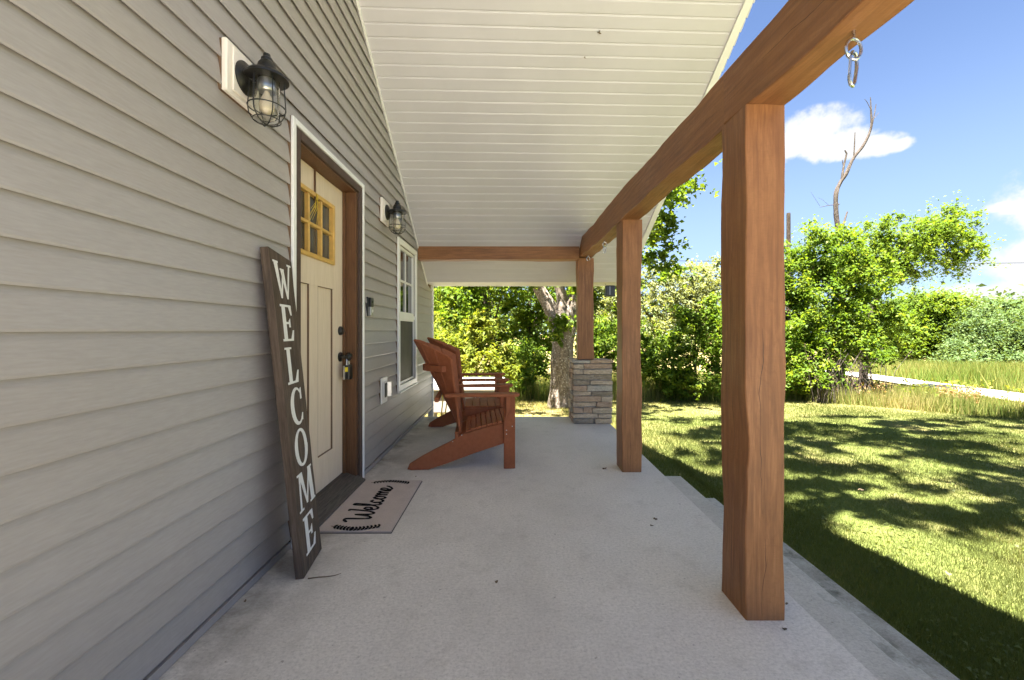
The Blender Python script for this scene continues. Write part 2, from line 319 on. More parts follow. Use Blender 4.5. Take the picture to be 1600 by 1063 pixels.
simple('yellow_cord', (.60,.42,.04), .5)
simple('yellow_sticker', (.75,.62,.03), .5)
simple('shingle', (.10,.095,.09), .9, .1, 0, .3, 30)
simple('debris', (.15,.11,.075), .9, .1, 0, .3, 40)

# ------------------------------------------------------------------ terrain
GZ = -.6
def gz(x, y):
    t = max(0, min(y, 62)-5); return GZ - .045*t*(t/(t+1.5)) if t > 0 else GZ
def ground():
    xs = np.concatenate([np.linspace(-90, -10, 17), np.linspace(-9, 24, 67), np.linspace(27, 260, 40)])
    ys = np.concatenate([np.linspace(-60, -5, 12), np.linspace(-4, 30, 69), np.linspace(33, 420, 60)])
    mb = MB(); nx = len(xs)
    for y in ys:
        for x in xs: mb.v.append((x, y, gz(x, y) + (.03*mnoise.noise(Vector((x*.6, y*.6, 0))) if (x > 2.6 or y > 7) else -.02)))
    for j in range(len(ys)-1):
        for i in range(nx-1): a = j*nx+i; mb.f.append((a, a+1, a+1+nx, a+nx))
    o = mb.build('ground', M['turf'], smooth=True); tag(o, kind='structure')
ground()
def road():
    cl = [(11.2, 4.0), (12.6, 8.0), (14.1, 11.8), (16.3, 17.5), (18.2, 22.5), (21, 30)]; mb = MB(); n = 30; pts = []
    for k in range(n+1):
        t = k/n*(len(cl)-1); i = min(int(t), len(cl)-2); f = t-i; pts.append(Vector((cl[i][0]*(1-f)+cl[i+1][0]*f, cl[i][1]*(1-f)+cl[i+1][1]*f)))
    for k, p in enumerate(pts):
        d = (pts[min(k+1, n)]-pts[max(k-1, 0)]).normalized(); nn = Vector((d.y, -d.x)); w = .80+.1*mnoise.noise(Vector((k*.7, 0, 0)))
        for s in (-1, -.5, 0, .5, 1): q = p+nn*w*s; mb.v.append((q.x, q.y, gz(q.x, q.y)+.10-.03*abs(s)))
    for k in range(n):
        for s in range(4): a = k*5+s; mb.f.append((a, a+1, a+6, a+5))
    tag(mb.build('gravel_road', M['gravel'], smooth=True), kind='structure')
road()
mb = MB(); nn0 = 8
for j in range(nn0+1):
    for i in range(nn0+1): mb.v.append((2.12+i*10/nn0, -20+j*19/nn0, GZ+.035))
for j in range(nn0):
    for i in range(nn0): a = j*(nn0+1)+i; mb.f.append((a, a+1, a+nn0+2, a+nn0+1))
tag(mb.build('bounce_pad', M['concrete']), kind='structure')  # unseen pad, added to bounce sunlight into the porch

# ------------------------------------------------------------------ porch slab and steps
XW = -1.097                                   # outer face of the siding
SE = 1.137                                    # outer edge of slab
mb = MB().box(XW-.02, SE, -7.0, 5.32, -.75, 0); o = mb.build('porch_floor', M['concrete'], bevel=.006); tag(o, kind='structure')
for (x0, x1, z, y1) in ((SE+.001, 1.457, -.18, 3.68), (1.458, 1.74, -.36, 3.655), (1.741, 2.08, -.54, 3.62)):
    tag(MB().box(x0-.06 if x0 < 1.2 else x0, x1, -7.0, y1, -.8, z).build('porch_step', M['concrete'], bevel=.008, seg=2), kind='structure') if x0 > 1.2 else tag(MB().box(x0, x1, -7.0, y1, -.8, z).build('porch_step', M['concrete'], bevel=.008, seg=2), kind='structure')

# ------------------------------------------------------------------ house
house = empty('house', 'grey vinyl sided gable house with cream porch ceiling and half glazed door', 'house', (XW, 2, 0))
def hb(mb, name, mat, parent=house, **k):      # build in world coordinates, child of house
    o = mb.build(name, mat, parent, **k); o.location = (-house.location.x, -house.location.y, 0) if parent is house else (0,0,0); return o
YR = -.5                                       # ridge
def cz(y): return H + 4.424 - .698*y if y > YR else H + 4.424 - .698*(2*YR-y)
YE, YN = 5.88, -1.5  # near roof slope cut short out of view to let light in
DY0, DY1, DZ = 2.102, 3.118, 2.142
WY0, WY1, WZ0, WZ1 = 4.05, 4.83, .49, 1.97
P = .1034
def ylim(z):                                   # ceiling limit on the far side at height z
    return min(YE, (H+4.424-z)/.698)
z0 = H-10*P
EZ = H + .615
k = 0
while True:
    za = z0+k*P; zb = za+P
    if za > cz(YR)-.02: break
    def lim(z): return YE if z <= EZ else min(5.485, (H+4.424-z)/.698)
    f0, f1 = lim(za), lim(zb)
    if za < EZ < zb: f0, f1 = YE, 5.45
    n0, n1 = max(YN+.35, 2*YR-f0), max(YN+.35, 2*YR-f1)
    segs = [(n0, n1, f0, f1)]
    def cut(segs, a, b):
        r = []
        for (s0, s1, e0, e1) in segs:
            if min(e0, e1) <= a or max(s0, s1) >= b: r.append((s0, s1, e0, e1)); continue
            if min(s0, s1) < a: r.append((s0, s1, a, a))
            if max(e0, e1) > b: r.append((b, b, e0, e1))
        return r
    if za < DZ: segs = cut(segs, DY0, DY1)
    if zb > WZ0 and za < WZ1: segs = cut(segs, WY0, WY1)
    segs = [(*q_, za, zb) for q_ in segs]
    if za < DZ < zb: segs.append((DY0, DY0+(DY1-DY0), DY0, DY1, max(za, DZ), zb)); segs[-1] = (DY0, DY0, DY1, DY1, max(za, DZ), zb)
    if za < WZ1 < zb: segs.append((WY0, WY0, WY1, WY1, WZ1, zb))
    if za < WZ0 < zb: segs.append((WY0, WY0, WY1, WY1, za, WZ0))
    for (s0, s1, e0, e1, za_, zb_) in segs:
        if zb_-za_ < .004: continue
        mb = MB()
        # lapped profile with a soft roll at the butt, double-four panel
        prof = [(XW+.0005, za-.004), (XW+.0025, za+.003), (XW-.0005, za+.03), (XW-.0075, za+.078), (XW-.0140, zb+.004), (XW-.0140, zb+.024), (XW-.019, zb+.024), (XW-.019, za+.025), (XW-.0015, za+.020), (XW-.0015, za-.004)]
        if zb_-za_ < P-.001: prof = [(x, min(max(z, za_), zb_)) for x, z in prof]
        m_ = len(prof); vs = []
        for e in (0, 1):
            for (x, z) in prof:
                t = (z-za)/P; y = (s0*(1-t)+s1*t) if e == 0 else (e0*(1-t)+e1*t); vs.append((x, y, z))
        mb.add(vs, [tuple(range(m_))[::-1], tuple(range(m_, 2*m_))]+[(i, (i+1) % m_, (i+1) % m_+m_, i+m_) for i in range(m_)])
        hb(mb, 'siding_plank', M['siding'])
    k += 1
# wall core, side walls
hb(MB().prism([(YN+.5, -.7), (YE-.03, -.7), (YE-.03, EZ), (YR, cz(YR)-.3), (YN+.5, cz(YN+.5)-.3)], -9, -1.30, 'X'), 'wall', M['siding'])
hb(MB().box(-1.3, XW-.02, DY1+.0, WY0, .0, EZ).box(-1.3, XW-.02, WY1, YE-.03, 0, EZ).box(-1.3, XW-.02, YN+.5, DY0, 0, EZ).box(-1.3, XW-.02, DY0, DY1, DZ, 3.2).box(-1.3, XW-.02, WY0, WY1, 0, WZ0), 'sheathing', M['groove_brown'])
hb(MB().box(XW-.012, XW+.006, -7.0, DY0, .004, z0-.012).box(XW-.012, XW+.006, DY1, YE-.03, .004, z0-.012), 'starter_strip', M['siding'])
hb(MB().box(XW-.06, XW+.012, YE-.03, YE+.02, -.3, EZ), 'corner_trim', M['white_trim'], bevel=.003)
# ceiling boards
def skew(x, y): return y + .021*(x-XW)*max(0, 5-max(y, -3))/2
def rake(y): return 2.0-.098*(y if y > 0 else -y*.5)
def ceil_pts(x, y): return y
nb = 0.0765; y = YR+.02; i = 0
while y < 5.45:
    y2 = min(y+nb, 5.45); mb = MB(); xa = XW-.02; vs = []
    x2 = rake(y)
    # beaded board: narrow recessed joint on the uphill edge
    prof = [(0, .010), (.05, .003), (.10, 0), (.90, 0), (.97, .004), (1, .010)]
    for xx in (xa, x2):
        for (t, up) in prof: yy = skew(xx, y+(y2-y)*t); vs.append((xx, yy, cz(y+(y2-y)*t) - .698*(yy-(y+(y2-y)*t)) + up))
        for t in (1, 0): yy = skew(xx, y+(y2-y)*t); vs.append((xx, yy, cz(y+(y2-y)*t)-.698*(yy-(y+(y2-y)*t))+.02))
    mb.add(vs, [tuple(range(8))[::-1], tuple(range(8, 16))]+[(q, (q+1) % 8, (q+1) % 8+8, q+8) for q in range(8)])
    hb(mb, 'ceiling_board', M['soffit']); y = y2; i += 1
# near slope of the ceiling (behind the camera)
y = YR
while y > YN+.32:
    y2 = y-.306; hb(MB().add([(XW-.02, y2, cz(y2)), (rake(y2), y2, cz(y2)), (rake(y), y, cz(y)), (XW-.02, y, cz(y)), (XW-.02, y2, cz(y2)+.02), (rake(y2), y2, cz(y2)+.02), (rake(y), y, cz(y)+.02), (XW-.02, y, cz(y)+.02)], [(0,3,2,1),(4,5,6,7),(0,1,5,4),(1,2,6,5),(2,3,7,6),(3,0,4,7)]), 'ceiling_panel', M['soffit']); y = y2
# flat eave soffit, roof shell, fascia, rake trim
for q in range(4): hb(MB().box(XW-.02, rake(5.6), 5.455+q*.106, 5.455+q*.106+.103, EZ, EZ+.02), 'ceiling_board', M['soffit'])
def roofstrip(xa, xb, t0, t1, name, mat, y0=YR, y1=5.9, dx0=0):
    vs = []
    for (yy) in (y0, y1):
        for x_, t in ((xa(yy), t0), (xb(yy), t0), (xb(yy), t1), (xa(yy), t1)): vs.append((x_, yy, cz(yy)+t))
    hb(MB().add(vs, [(0,1,2,3), (7,6,5,4), (0,4,5,1), (1,5,6,2), (2,6,7,3), (3,7,4,0)]), name, mat)
L = lambda c: (lambda y: c)
for (a, b) in ((YR, 5.9), (YN, YR-.0001)):
    roofstrip(L(-9), lambda y: rake(y)+.03, .36, .41, 'roof', M['shingle'], a, b)
    roofstrip(lambda y: rake(y)-.035, lambda y: rake(y)+.02, -.018, .355, 'rake_trim', M['white_trim'], a, min(b, 5.46))
    roofstrip(L(XW-.02), lambda y: rake(y)-.01, .03, .355, 'rafter_deck', M['cream_block'], a, min(b, 5.44))
hb(MB().box(-9, rake(5.9), 5.885, 5.905, EZ-.008, EZ+.12), 'fascia', M['white_trim'])
# wall-ceiling joint trim
vs = []
for yy in (YR, 5.485):
    for (x_, t) in ((XW, -.022), (XW+.012, -.022), (XW+.012, .004), (XW, .004)): vs.append((x_, yy, cz(yy)+t))
hb(MB().add(vs, [(0,1,2,3), (7,6,5,4), (0,4,5,1), (1,5,6,2), (2,6,7,3), (3,7,4,0)]), 'ceiling_trim', M['white_trim'])
# door frame
hb(MB().box(XW-.03, XW+.0027, DY0+.001, DY0+.03, 0, DZ-.001).box(XW-.03, XW+.0027, DY1-.027, DY1-.001, 0, DZ-.001).box(XW-.03, XW+.0027, DY0+.03, DY1-.027, DZ-.028, DZ-.001), 'shadow_gap', M['groove_brown'])  # dark strips painting the shadow gap behind the door trim
fr = hb(MB().box(XW+.0029, XW+.018, DY0, DY0+.032, 0, DZ).box(XW+.0029, XW+.018, DY1-.028, DY1, 0, DZ).box(XW+.0029, XW+.018, DY0+.032, DY1-.028, DZ-.03, DZ), 'door_trim', M['white_trim'], bevel=.003)
J0, J1, JT = 2.19, 3.0, 2.05
df = hb(MB().box(XW-.03, XW+.012, DY0+.033, J0, 0, JT+.06).box(XW-.03, XW+.012, J1+.035, DY1-.029, 0, JT+.06).box(XW-.03, XW+.012, J0, J1+.035, JT+.012, JT+.06), 'door_casing', M['casing_face'], bevel=.003)
hb(MB().box(-1.29, XW-.031, J0-.04, J0-.001, 0, JT+.03).box(-1.29, XW-.004, J1+.001, J1+.034, 0, JT+.011).box(-1.29, XW-.004, J0-.001, J1+.001, JT, JT+.011).box(-1.19, -1.17, J1-.018, J1+.001, .07, JT), 'door_jamb', M['dark_stain'], bevel=.002)
hb(MB().prism([(-1.29, 0.001), (XW+.055, .001), (XW+.055, .022), (XW, .05), (-1.16, .075), (-1.29, .078)], J0, J1+.03), 'threshold', M['threshold'], bevel=.003)
door = empty('door', None, None); door.parent = house; door.location = (-1.19-house.location.x, 2.13-house.location.y, .082)
def db(mb, name, mat, **k):
    o = mb.build(name, mat, door, **k); o.location = (1.19, -2.13, -.082); return o
DX = -1.19
PANELS = [(2.29, 2.50, .294, 1.352), (2.61, 2.825, .294, 1.352)]
# stiles and rails around two sunk panels and the lite
s = MB(); dt = DX-.045
s.box(dt, DX, 2.13, 2.29, .082, JT-.004).box(dt, DX, 2.835, 2.993, .082, JT-.004)
s.box(dt, DX-.0005, 2.2905, 2.8345, .0825, .294).box(dt, DX-.0005, 2.2905, 2.8345, 1.352, 1.51).box(dt, DX-.0005, 2.2905, 2.8345, 1.907, JT-.0045)
s.box(dt, DX-.001, 2.5005, 2.6095, .2945, 1.3515).box(dt, DX-.001, 2.8255, 2.8345, .2945, 1.3515)
db(s, 'door_slab', M['door_paint'])
for (a, b, c_, d_) in PANELS: db(MB().box(dt+.003, DX-.012, a+.001, b-.001, c_+.001, d_-.001), 'door_panel', M['door_paint'])
for (a, b, c_, d_) in PANELS:
    db(MB().box(DX-.012, DX-.002, a, a+.004, c_, d_).box(DX-.012, DX-.002, b-.004, b, c_, d_).box(DX-.012, DX-.002, a+.004, b-.004, c_, c_+.004).box(DX-.012, DX-.002, a+.004, b-.004, d_-.004, d_), 'panel_moulding', M['groove_brown'])
LY0, LY1, LZ0, LZ1 = 2.2905, 2.8345, 1.5105, 1.9065
db(MB().box(DX-.02, DX+.014, LY0, LY0+.026, LZ0, LZ1).box(DX-.02, DX+.014, LY1-.026, LY1, LZ0, LZ1).box(DX-.02, DX+.0135, LY0+.026, LY1-.026, LZ0, LZ0+.026).box(DX-.02, DX+.0135, LY0+.026, LY1-.026, LZ1-.026, LZ1), 'lite_frame', M['gold_wood'], bevel=.003)
cw = (LY1-LY0-.052)/3; zc = (LZ0+LZ1)/2
for q in (1, 2): db(MB().box(DX-.018, DX+.010, LY0+.026+cw*q-.009, LY0+.026+cw*q+.009, LZ0+.0265, LZ1-.0265), 'muntin', M['gold_wood'], bevel=.003)
db(MB().box(DX-.018, DX+.009, LY0+.0265, LY1-.0265, zc-.009, zc+.009), 'muntin', M['gold_wood'], bevel=.003)
for a in range(3):
    for b in range(2): db(MB().box(DX-.03, DX-.016, LY0+.026+cw*a+.002, LY0+.026+cw*(a+1)-.002, (LZ0, zc)[b]+.004, (zc, LZ1)[b]-.004), 'glass_pane', M['curtain_glass'])
db(MB().box(DX-.04, DX-.0305, LY0+.002, LY1-.002, LZ0+.002, LZ1-.002), 'curtain', M['curtain_glass'])
KY = 2.94
db(MB().lathe([(.031, 0), (.031, .008), (.024, .022), (.012, .024)], (DX, KY, 1.075), 20, 'X'), 'deadbolt', M['black_metal'], smooth=True)
db(MB().lathe([(.033, 0), (.033, .008), (.014, .014), (.012, .045), (.026, .055), (.028, .068), (.018, .080), (.004, .083)], (DX, KY, .895), 20, 'X'), 'door_knob', M['black_metal'], smooth=True)
# wreath hanger with dry sprig
wh = empty('wreath_hanger', 'thin dark strap hanger with a dry yellow sprig over the front door', 'hanger', (DX+.004, 2.56, JT-.02))
MB().box(.0, .003, -.009, .009, -.17, .03).box(.0, .028, -.009, .009, -.175, -.170).build('strap', M['dark_stain'], wh)
sp_ = MB()
for q in range(9):
    a = random.uniform(-.12, .13); L_ = random.uniform(.10, .22); sp_.tube([(.012, 0, -.13), (.02+.01*random.random(), a*.4, -.13-L_*.5), (.015, a, -.13-L_)], [.002, .0016, .0008], 5)
sp_.build('sprig', M['yellow_cord'], wh)
# lock box
lb = empty('lock_box', 'small black realtor lock box with yellow sticker hanging from the door knob', 'lock box', (DX+.055, KY+.003, .74))
MB().box(-.022, .022, -.03, .03, 0, .10).build('body', M['black_plastic'], lb, bevel=.006, seg=2)
MB().tube([(0, -.02, .09), (0, -.02, .15), (0, -.012, .165), (0, .012, .165), (0, .02, .15), (0, .02, .09)], .005, 8).build('shackle', M['satin_nickel'], lb, smooth=True)
MB().box(-.012, .012, -.0325, -.0305, .055, .085).build('sticker', M['yellow_sticker'], lb)
MB().box(-.020, -.008, -.034, -.0305, .0, .095).build('side_strip', M['satin_nickel'], lb)
# window
win = empty('window', None, None); win.parent = house; win.location = (XW-house.location.x, 4.44-house.location.y, WZ0)
def wb(mb, name, mat, **k):
    o = mb.build(name, mat, win, **k); o.location = (-XW, -4.44, -WZ0); return o
def frame(y0, y1, za, zb, t, x0, x1):
    return MB().box(x0, x1, y0, y0+t, za, zb).box(x0, x1, y1-t, y1, za, zb).box(x0, x1-.0006, y0+t, y1-t, za, za+t).box(x0, x1-.0006, y0+t, y1-t, zb-t, zb)
wb(frame(WY0+.002, WY1-.002, WZ0+.002, WZ1-.002, .05, XW-.06, XW+.0015), 'shadow_gap', M['groove_brown'])  # dark surround, painted shade of the gap behind the window frame
wb(frame(WY0, WY1, WZ0, WZ1, .055, XW+.002, XW+.022), 'frame', M['white_trim'], bevel=.003)
wb(frame(WY0+.056, WY1-.056, 1.235, WZ1-.056, .028, XW-.05, XW-.004), 'upper_sash', M['white_trim'])
wb(MB().box(XW-.05, XW+.004, WY0+.056, WY1-.056, 1.195, 1.234), 'meeting_rail', M['white_trim'])
wb(frame(WY0+.056, WY1-.056, WZ0+.056, 1.1945, .022, XW-.05, XW-.001), 'lower_sash', M['white_trim'])
yc = (WY0+WY1)/2; zc = (1.235+WZ1-.056)/2
wb(MB().box(XW-.022, XW-.010, yc-.009, yc+.009, 1.264, WZ1-.085), 'muntin', M['white_trim']); wb(MB().box(XW-.0225, XW-.0105, WY0+.085, WY1-.085, zc-.009, zc+.009), 'muntin', M['white_trim'])
for (a, b) in ((WY0+.084, yc-.0095), (yc+.0095, WY1-.084)):
    for (c_, d_) in ((1.263, zc-.0095), (zc+.0095, WZ1-.084)): wb(MB().box(XW-.03, XW-.024, a, b, c_, d_), 'glass_pane', M['window_glass'])
wb(MB().box(XW-.02, XW-.012, WY0+.078, WY1-.078, WZ0+.078, 1.172), 'insect_screen', M['screen_mesh'])
wb(MB().box(XW-.055, XW-.05, WY0+.05, WY1-.05, WZ0+.05, WZ1-.05), 'backing', M['screen_mesh'])
wb(MB().box(XW, XW+.035, WY0+.02, WY1-.02, WZ0-.018, WZ0-.001), 'sill', M['white_trim'], bevel=.003)

# ------------------------------------------------------------------ timber posts and beams (local Z along the length)
def timber(name, label, cat, p0, p1, w, d, seed, amp=.006, up=(0,1,0), wav=None, group=None, segs=48):
    p0, p1 = Vector(p0), Vector(p1); L_ = (p1-p0).length; z = (p1-p0).normalized(); x = Vector(up).cross(z).normalized(); y = z.cross(x)
    mtx = Matrix(((x.x, y.x, z.x, p0.x), (x.y, y.y, z.y, p0.y), (x.z, y.z, z.z, p0.z), (0,0,0,1)))
    ch = .0035; mb = MB(); rings = []
    for k in range(segs+1):
        t = k/segs; c = []
        for ci, (sx, sy) in enumerate(((-1,-1), (1,-1), (1,1), (-1,1))):
            f = mnoise.noise(Vector((seed*7.3+ci*13.1, L_*t*1.6, 0)))*amp*2.4 + mnoise.noise(Vector((seed+ci*5.7, L_*t*4.2, 3)))*amp*1.5 + mnoise.noise(Vector((seed+ci*2.7, L_*t*19, 5)))*.0016
            g = mnoise.noise(Vector((seed*3.3+ci*3.1, L_*t*1.9, 9)))*amp
            if wav and ci == wav[0]: f += wav[1](L_*t)
            px, py = sx*w/2 + f, sy*d/2 + g
            dx, dy = -sx*ch, -sy*ch
            c += ([(px+dx, py), (px, py+dy)] if (sx*sy > 0) == False else [(px, py+dy), (px+dx, py)])
        rings.append([(a, b, L_*t) for a, b in c])
    # order corners consistently around the ring
    for r in rings: r.sort(key=lambda q: math.atan2(q[1], q[0]))
    vs = [v for r in rings for v in r]; fs = []
    for k in range(segs):
        for q in range(8): fs.append((k*8+q, k*8+(q+1) % 8, (k+1)*8+(q+1) % 8, (k+1)*8+q))
    fs += [tuple(range(8))[::-1], tuple(segs*8+q for q in range(8))]
    o = mb.add(vs, fs).build(name, M['timber'], mtx=mtx, smooth=True); tag(o, label, cat, group); return o
def bump_wave(z): # live edge of the near post's front-left corner (height above slab)
    return .012*math.exp(-((z-.67)/.10)**2) + .006*math.exp(-((z-.45)/.06)**2)
def bx(y): return .875-.0265*(y-1.58)          # inner face of the long beam
BZ = H+.84
# posts: up=(0,1,0) -> x = y cross z = +X ; y axis = +Y
timber('porch_post', 'thick brown stained timber post nearest the camera with a wavy edge', 'post', (.942, 1.675, 0), (.942, 1.675, BZ), .146, .186, 3, .004, wav=(0, bump_wave))
timber('porch_post', 'middle timber post standing on the slab beside the top of the steps', 'post', (.912, 3.325, 0), (.912, 3.325, BZ), .146, .18, 8, .006, segs=48)
PZ = .735
timber('porch_post', 'short timber post with a long crack standing on the stone pier', 'post', (.862, 5.05, PZ+.002), (.862, 5.05, BZ), .18, .17, 21, .005)
def beam(y0, y1, seed, label):
    a, b = bx(y0)+.07, bx(y1)+.07
    return timber('porch_beam', label, 'beam', (a, y0, BZ+.111), (b, y1, BZ+.111), .22, .142, seed, .008, up=(1,0,0), segs=90)
beam(1.75, 5.16, 5, 'long brown timber beam running from the near post to the stone pier post')
beam(-2.6, 1.746, 12, 'near timber beam passing overhead with a metal eye hook under it')
timber('porch_beam', 'brown timber cross beam between the house wall and the far corner post', 'beam', (XW+.002, 5.02, BZ+.085), (bx(5)-.002, 5.02, BZ+.085), .205, .15, 33, .003, up=(0,1,0), segs=40)
# posts outside the picture carry the near end of the beam
timber('porch_post', 'timber post behind the camera under the near end of the beam', 'post', (1.02, -1.9, 0), (1.02, -1.9, BZ), .146, .18, 41, .005)

# ------------------------------------------------------------------ stone pier
pier = empty('stone_pier', 'stacked ledgestone pier of tan and grey stones under the far post', 'pier', (.93, 5.1, 0))
PX0, PX1, PY0, PY1 = .70-.93, 1.155-.93, 4.888-5.1, 5.31-5.1
MB().box(PX0+.02, PX1-.02, PY0+.02, PY1-.02, .001, PZ-.02).build('mortar_core', M['mortar'], pier)
def stone(x0, x1, y0, y1, za, zb):
    mb = MB(); g = .0042; n = 5
    def j(a): return a+random.uniform(-.008, .008)
    vs = [(j(x0+g), j(y0+g), za+g), (j(x1-g), j(y0+g), za+g), (j(x1-g), j(y1-g), za+g), (j(x0+g), j(y1-g), za+g), (j(x0+g), j(y0+g), zb-g), (j(x1-g), j(y0+g), zb-g), (j(x1-g), j(y1-g), zb-g), (j(x0+g), j(y1-g), zb-g)]
    vs = [(a, b, c+random.uniform(-.006, .006)) for a, b, c in vs]
    mb.hexa(vs).build('stone', random.choice(stones+[stones[0]]), pier, bevel=.006, smooth=True, seg=2)
z = 0.002; row = 0
hs = [.062, .058, .07, .06, .066, .054, .068, .06, .064, .056, .062]
for hh in hs:
    t = .075
    def run(a, b):
        r = [a]; 
        cuts = sorted(random.uniform(.25, .75) for _ in range(1 if random.random() < .75 else 2))
        return [a]+[a+(b-a)*c for c in cuts if .12 < c < .88]+[b]
    o1 = random.uniform(-.012, .010)
    xs = run(PX0, PX1)
    for a, b in zip(xs, xs[1:]): stone(a, b, PY0+random.uniform(-.024, .010), PY0+t, z, z+hh)
    xs = run(PX0, PX1)
    for a, b in zip(xs, xs[1:]): stone(a, b, PY1-t, PY1+random.uniform(-.008, .012), z, z+hh)
    ys = run(PY0+t+.002, PY1-t-.002)
    for a, b in zip(ys, ys[1:]): stone(PX0+random.uniform(-.02, .006), PX0+t, a, b, z, z+hh)
    ys = run(PY0+t+.002, PY1-t-.002)
    for a, b in zip(ys, ys[1:]): stone(PX1-t, PX1+random.uniform(-.008, .026), a, b, z, z+hh)
    z += hh+.001
xs = [PX0-.012, PX0+.2, PX1+.014]; ys = [PY0-.014, PY0+.24, PY1+.012]
for a, b in zip(xs, xs[1:]):
    for c_, d_ in zip(ys, ys[1:]): stone(a, b, c_, d_, z, PZ)

# ------------------------------------------------------------------ wall lanterns
def lantern():
    t = empty('wall_lantern', 'black caged wall lantern nearest the camera, left above the front door', 'lantern', (XW, 1.70, 2.085), 0, 'lanterns on the porch wall')
    MB().box(-.016, .002, -.097, .097, -.097, .097).build('shadow_gap', M['groove_brown'], t)  # dark slab in place of gap shade behind the mounting block
    MB().box(.0025, .024, -.10, .10, -.10, .10).build('mounting_block', M['cream_block'], t, bevel=.004)
    MB().box(.0245, .031, -.072, .072, -.085, .085).build('block_face', M['cream_block'], t, bevel=.004)
    MB().lathe([(.064, .0315), (.064, .037), (.056, .045), (.030, .056), (.016, .060)], (0, 0, -.002), 28, 'X').build('back_plate', M['black_metal'], t, smooth=True)
    MB().tube([(.05, 0, -.002), (.075, 0, .006), (.10, 0, .02), (.118, 0, .034)], [.017, .014, .014, .016], 12).build('arm', M['black_metal'], t, smooth=True)
    ax = .118
    MB().lathe([(.074, -.026), (.080, -.024), (.080, -.016), (.072, -.006), (.050, .002), (.036, .006), (.035, .022), (.032, .036), (.024, .048), (.021, .050), (.021, .060), (.014, .066), (.013, .078), (.002, .080)], (ax, 0, .018), 28).build('cap', M['black_metal'], t, smooth=True)
    MB().lathe([(.030, -.004), (.034, -.03), (.034, -.05), (.03, -.056)], (ax, 0, .0), 20).build('socket', M['satin_nickel'], t, smooth=True)
    g = MB()
    n = 28; prof = [(.046, -.006), (.047, -.10), (.044, -.135), (.034, -.158), (.016, -.170), (.001, -.173)]; inner = [(r-.0025 if r > .004 else .001, z+.0025 if z < -.1 else z) for r, z in prof][::-1]
    g.lathe(prof+inner, (ax, 0, 0), n).build('glass_shade', M['lamp_glass'], t, smooth=True)
    MB().lathe([(.008, -.05), (.012, -.065), (.024, -.09), (.029, -.11), (.024, -.132), (.010, -.142), (.001, -.144)], (ax, 0, 0), 18).build('bulb', M['bulb'], t, smooth=True)
    c = MB()
    for k in range(6):
        a = k*math.pi/3+.3; cs, sn = math.cos(a), math.sin(a)
        c.tube([(ax+r*cs, r*sn, z) for r, z in ((.062, -.005), (.064, -.06), (.068, -.115), (.064, -.145), (.05, -.168), (.028, -.182), (.002, -.186))], .0022, 6)
    c.tube([(ax+.0675*math.cos(a), .0675*math.sin(a), -.118) for a in [2*math.pi*k/28 for k in range(28)]], .0024, 6, True)
    c.tube([(ax+.05*math.cos(a), .05*math.sin(a), -.168) for a in [2*math.pi*k/24 for k in range(24)]], .0022, 6, True)
    c.build('wire_cage', M['black_metal'], t, smooth=True)
    return t
l1 = lantern(); l2 = copy_tree(l1); l2.location = (XW, 3.63, 2.085); l2['label'] = 'farther black caged wall lantern between the front door and the window'

# doorbell and outlet
d = empty('doorbell', 'slim black and silver video doorbell on the siding right of the door', 'doorbell', (XW, 3.245, 1.19))
MB().box(-.006, .010, -.034, .034, -.006, .142).build('mount', M['black_plastic'], d, bevel=.004)
MB().box(.0105, .034, -.030, .030, .066, .136).build('camera_housing', M['black_plastic'], d, bevel=.005, seg=2)
MB().box(.0105, .033, -.030, .030, .0, .0655).build('face_plate', M['satin_nickel'], d, bevel=.004, seg=2)
MB().lathe([(.012, .033), (.012, .036), (.009, .037)], (0, 0, .035), 20, 'X').build('button', M['white_trim'], d, smooth=True)
MB().lathe([(.011, .034), (.009, .037), (.003, .038)], (0, 0, .105), 20, 'X').build('lens', M['window_glass'], d, smooth=True)
q = empty('outdoor_outlet', 'white outdoor power outlet with its black cover flap ajar, low on the siding', 'outlet', (XW, 3.62, .46))
MB().box(-.016, .002, -.083, .083, .002, .218).build('shadow_gap', M['groove_brown'], q)  # dark slab painting the shaded gap behind the outlet block
MB().box(.0025, .014, -.085, .085, 0, .22).build('siding_block', M['white_trim'], q, bevel=.005)
MB().box(.0145, .022, -.045, .045, .035, .185).build('cover_plate', M['white_trim'], q, bevel=.004)
MB().box(.0225, .030, -.028, .028, .05, .17).build('receptacle', M['black_plastic'], q, bevel=.003)
MB().hexa([(.024, .036, .05), (.060, .046, .05), (.060, .051, .05), (.024, .042, .05), (.024, .036, .175), (.060, .046, .175), (.060, .051, .175), (.024, .042, .175)]).build('cover_flap', M['satin_nickel'], q, bevel=.002)

# ------------------------------------------------------------------ welcome board
A = Vector((-.902, 1.846, 0.001)); B = Vector((-.938, 2.102, .001)); T = Vector((-1.045, 1.823, 1.44))
U = (B-A).normalized(); V = (T-A); BL = V.length; V.normalize(); V = (V-U*V.dot(U)).normalized(); N = U.cross(V).normalized()
if N.x < 0: N = -N
BW = .256
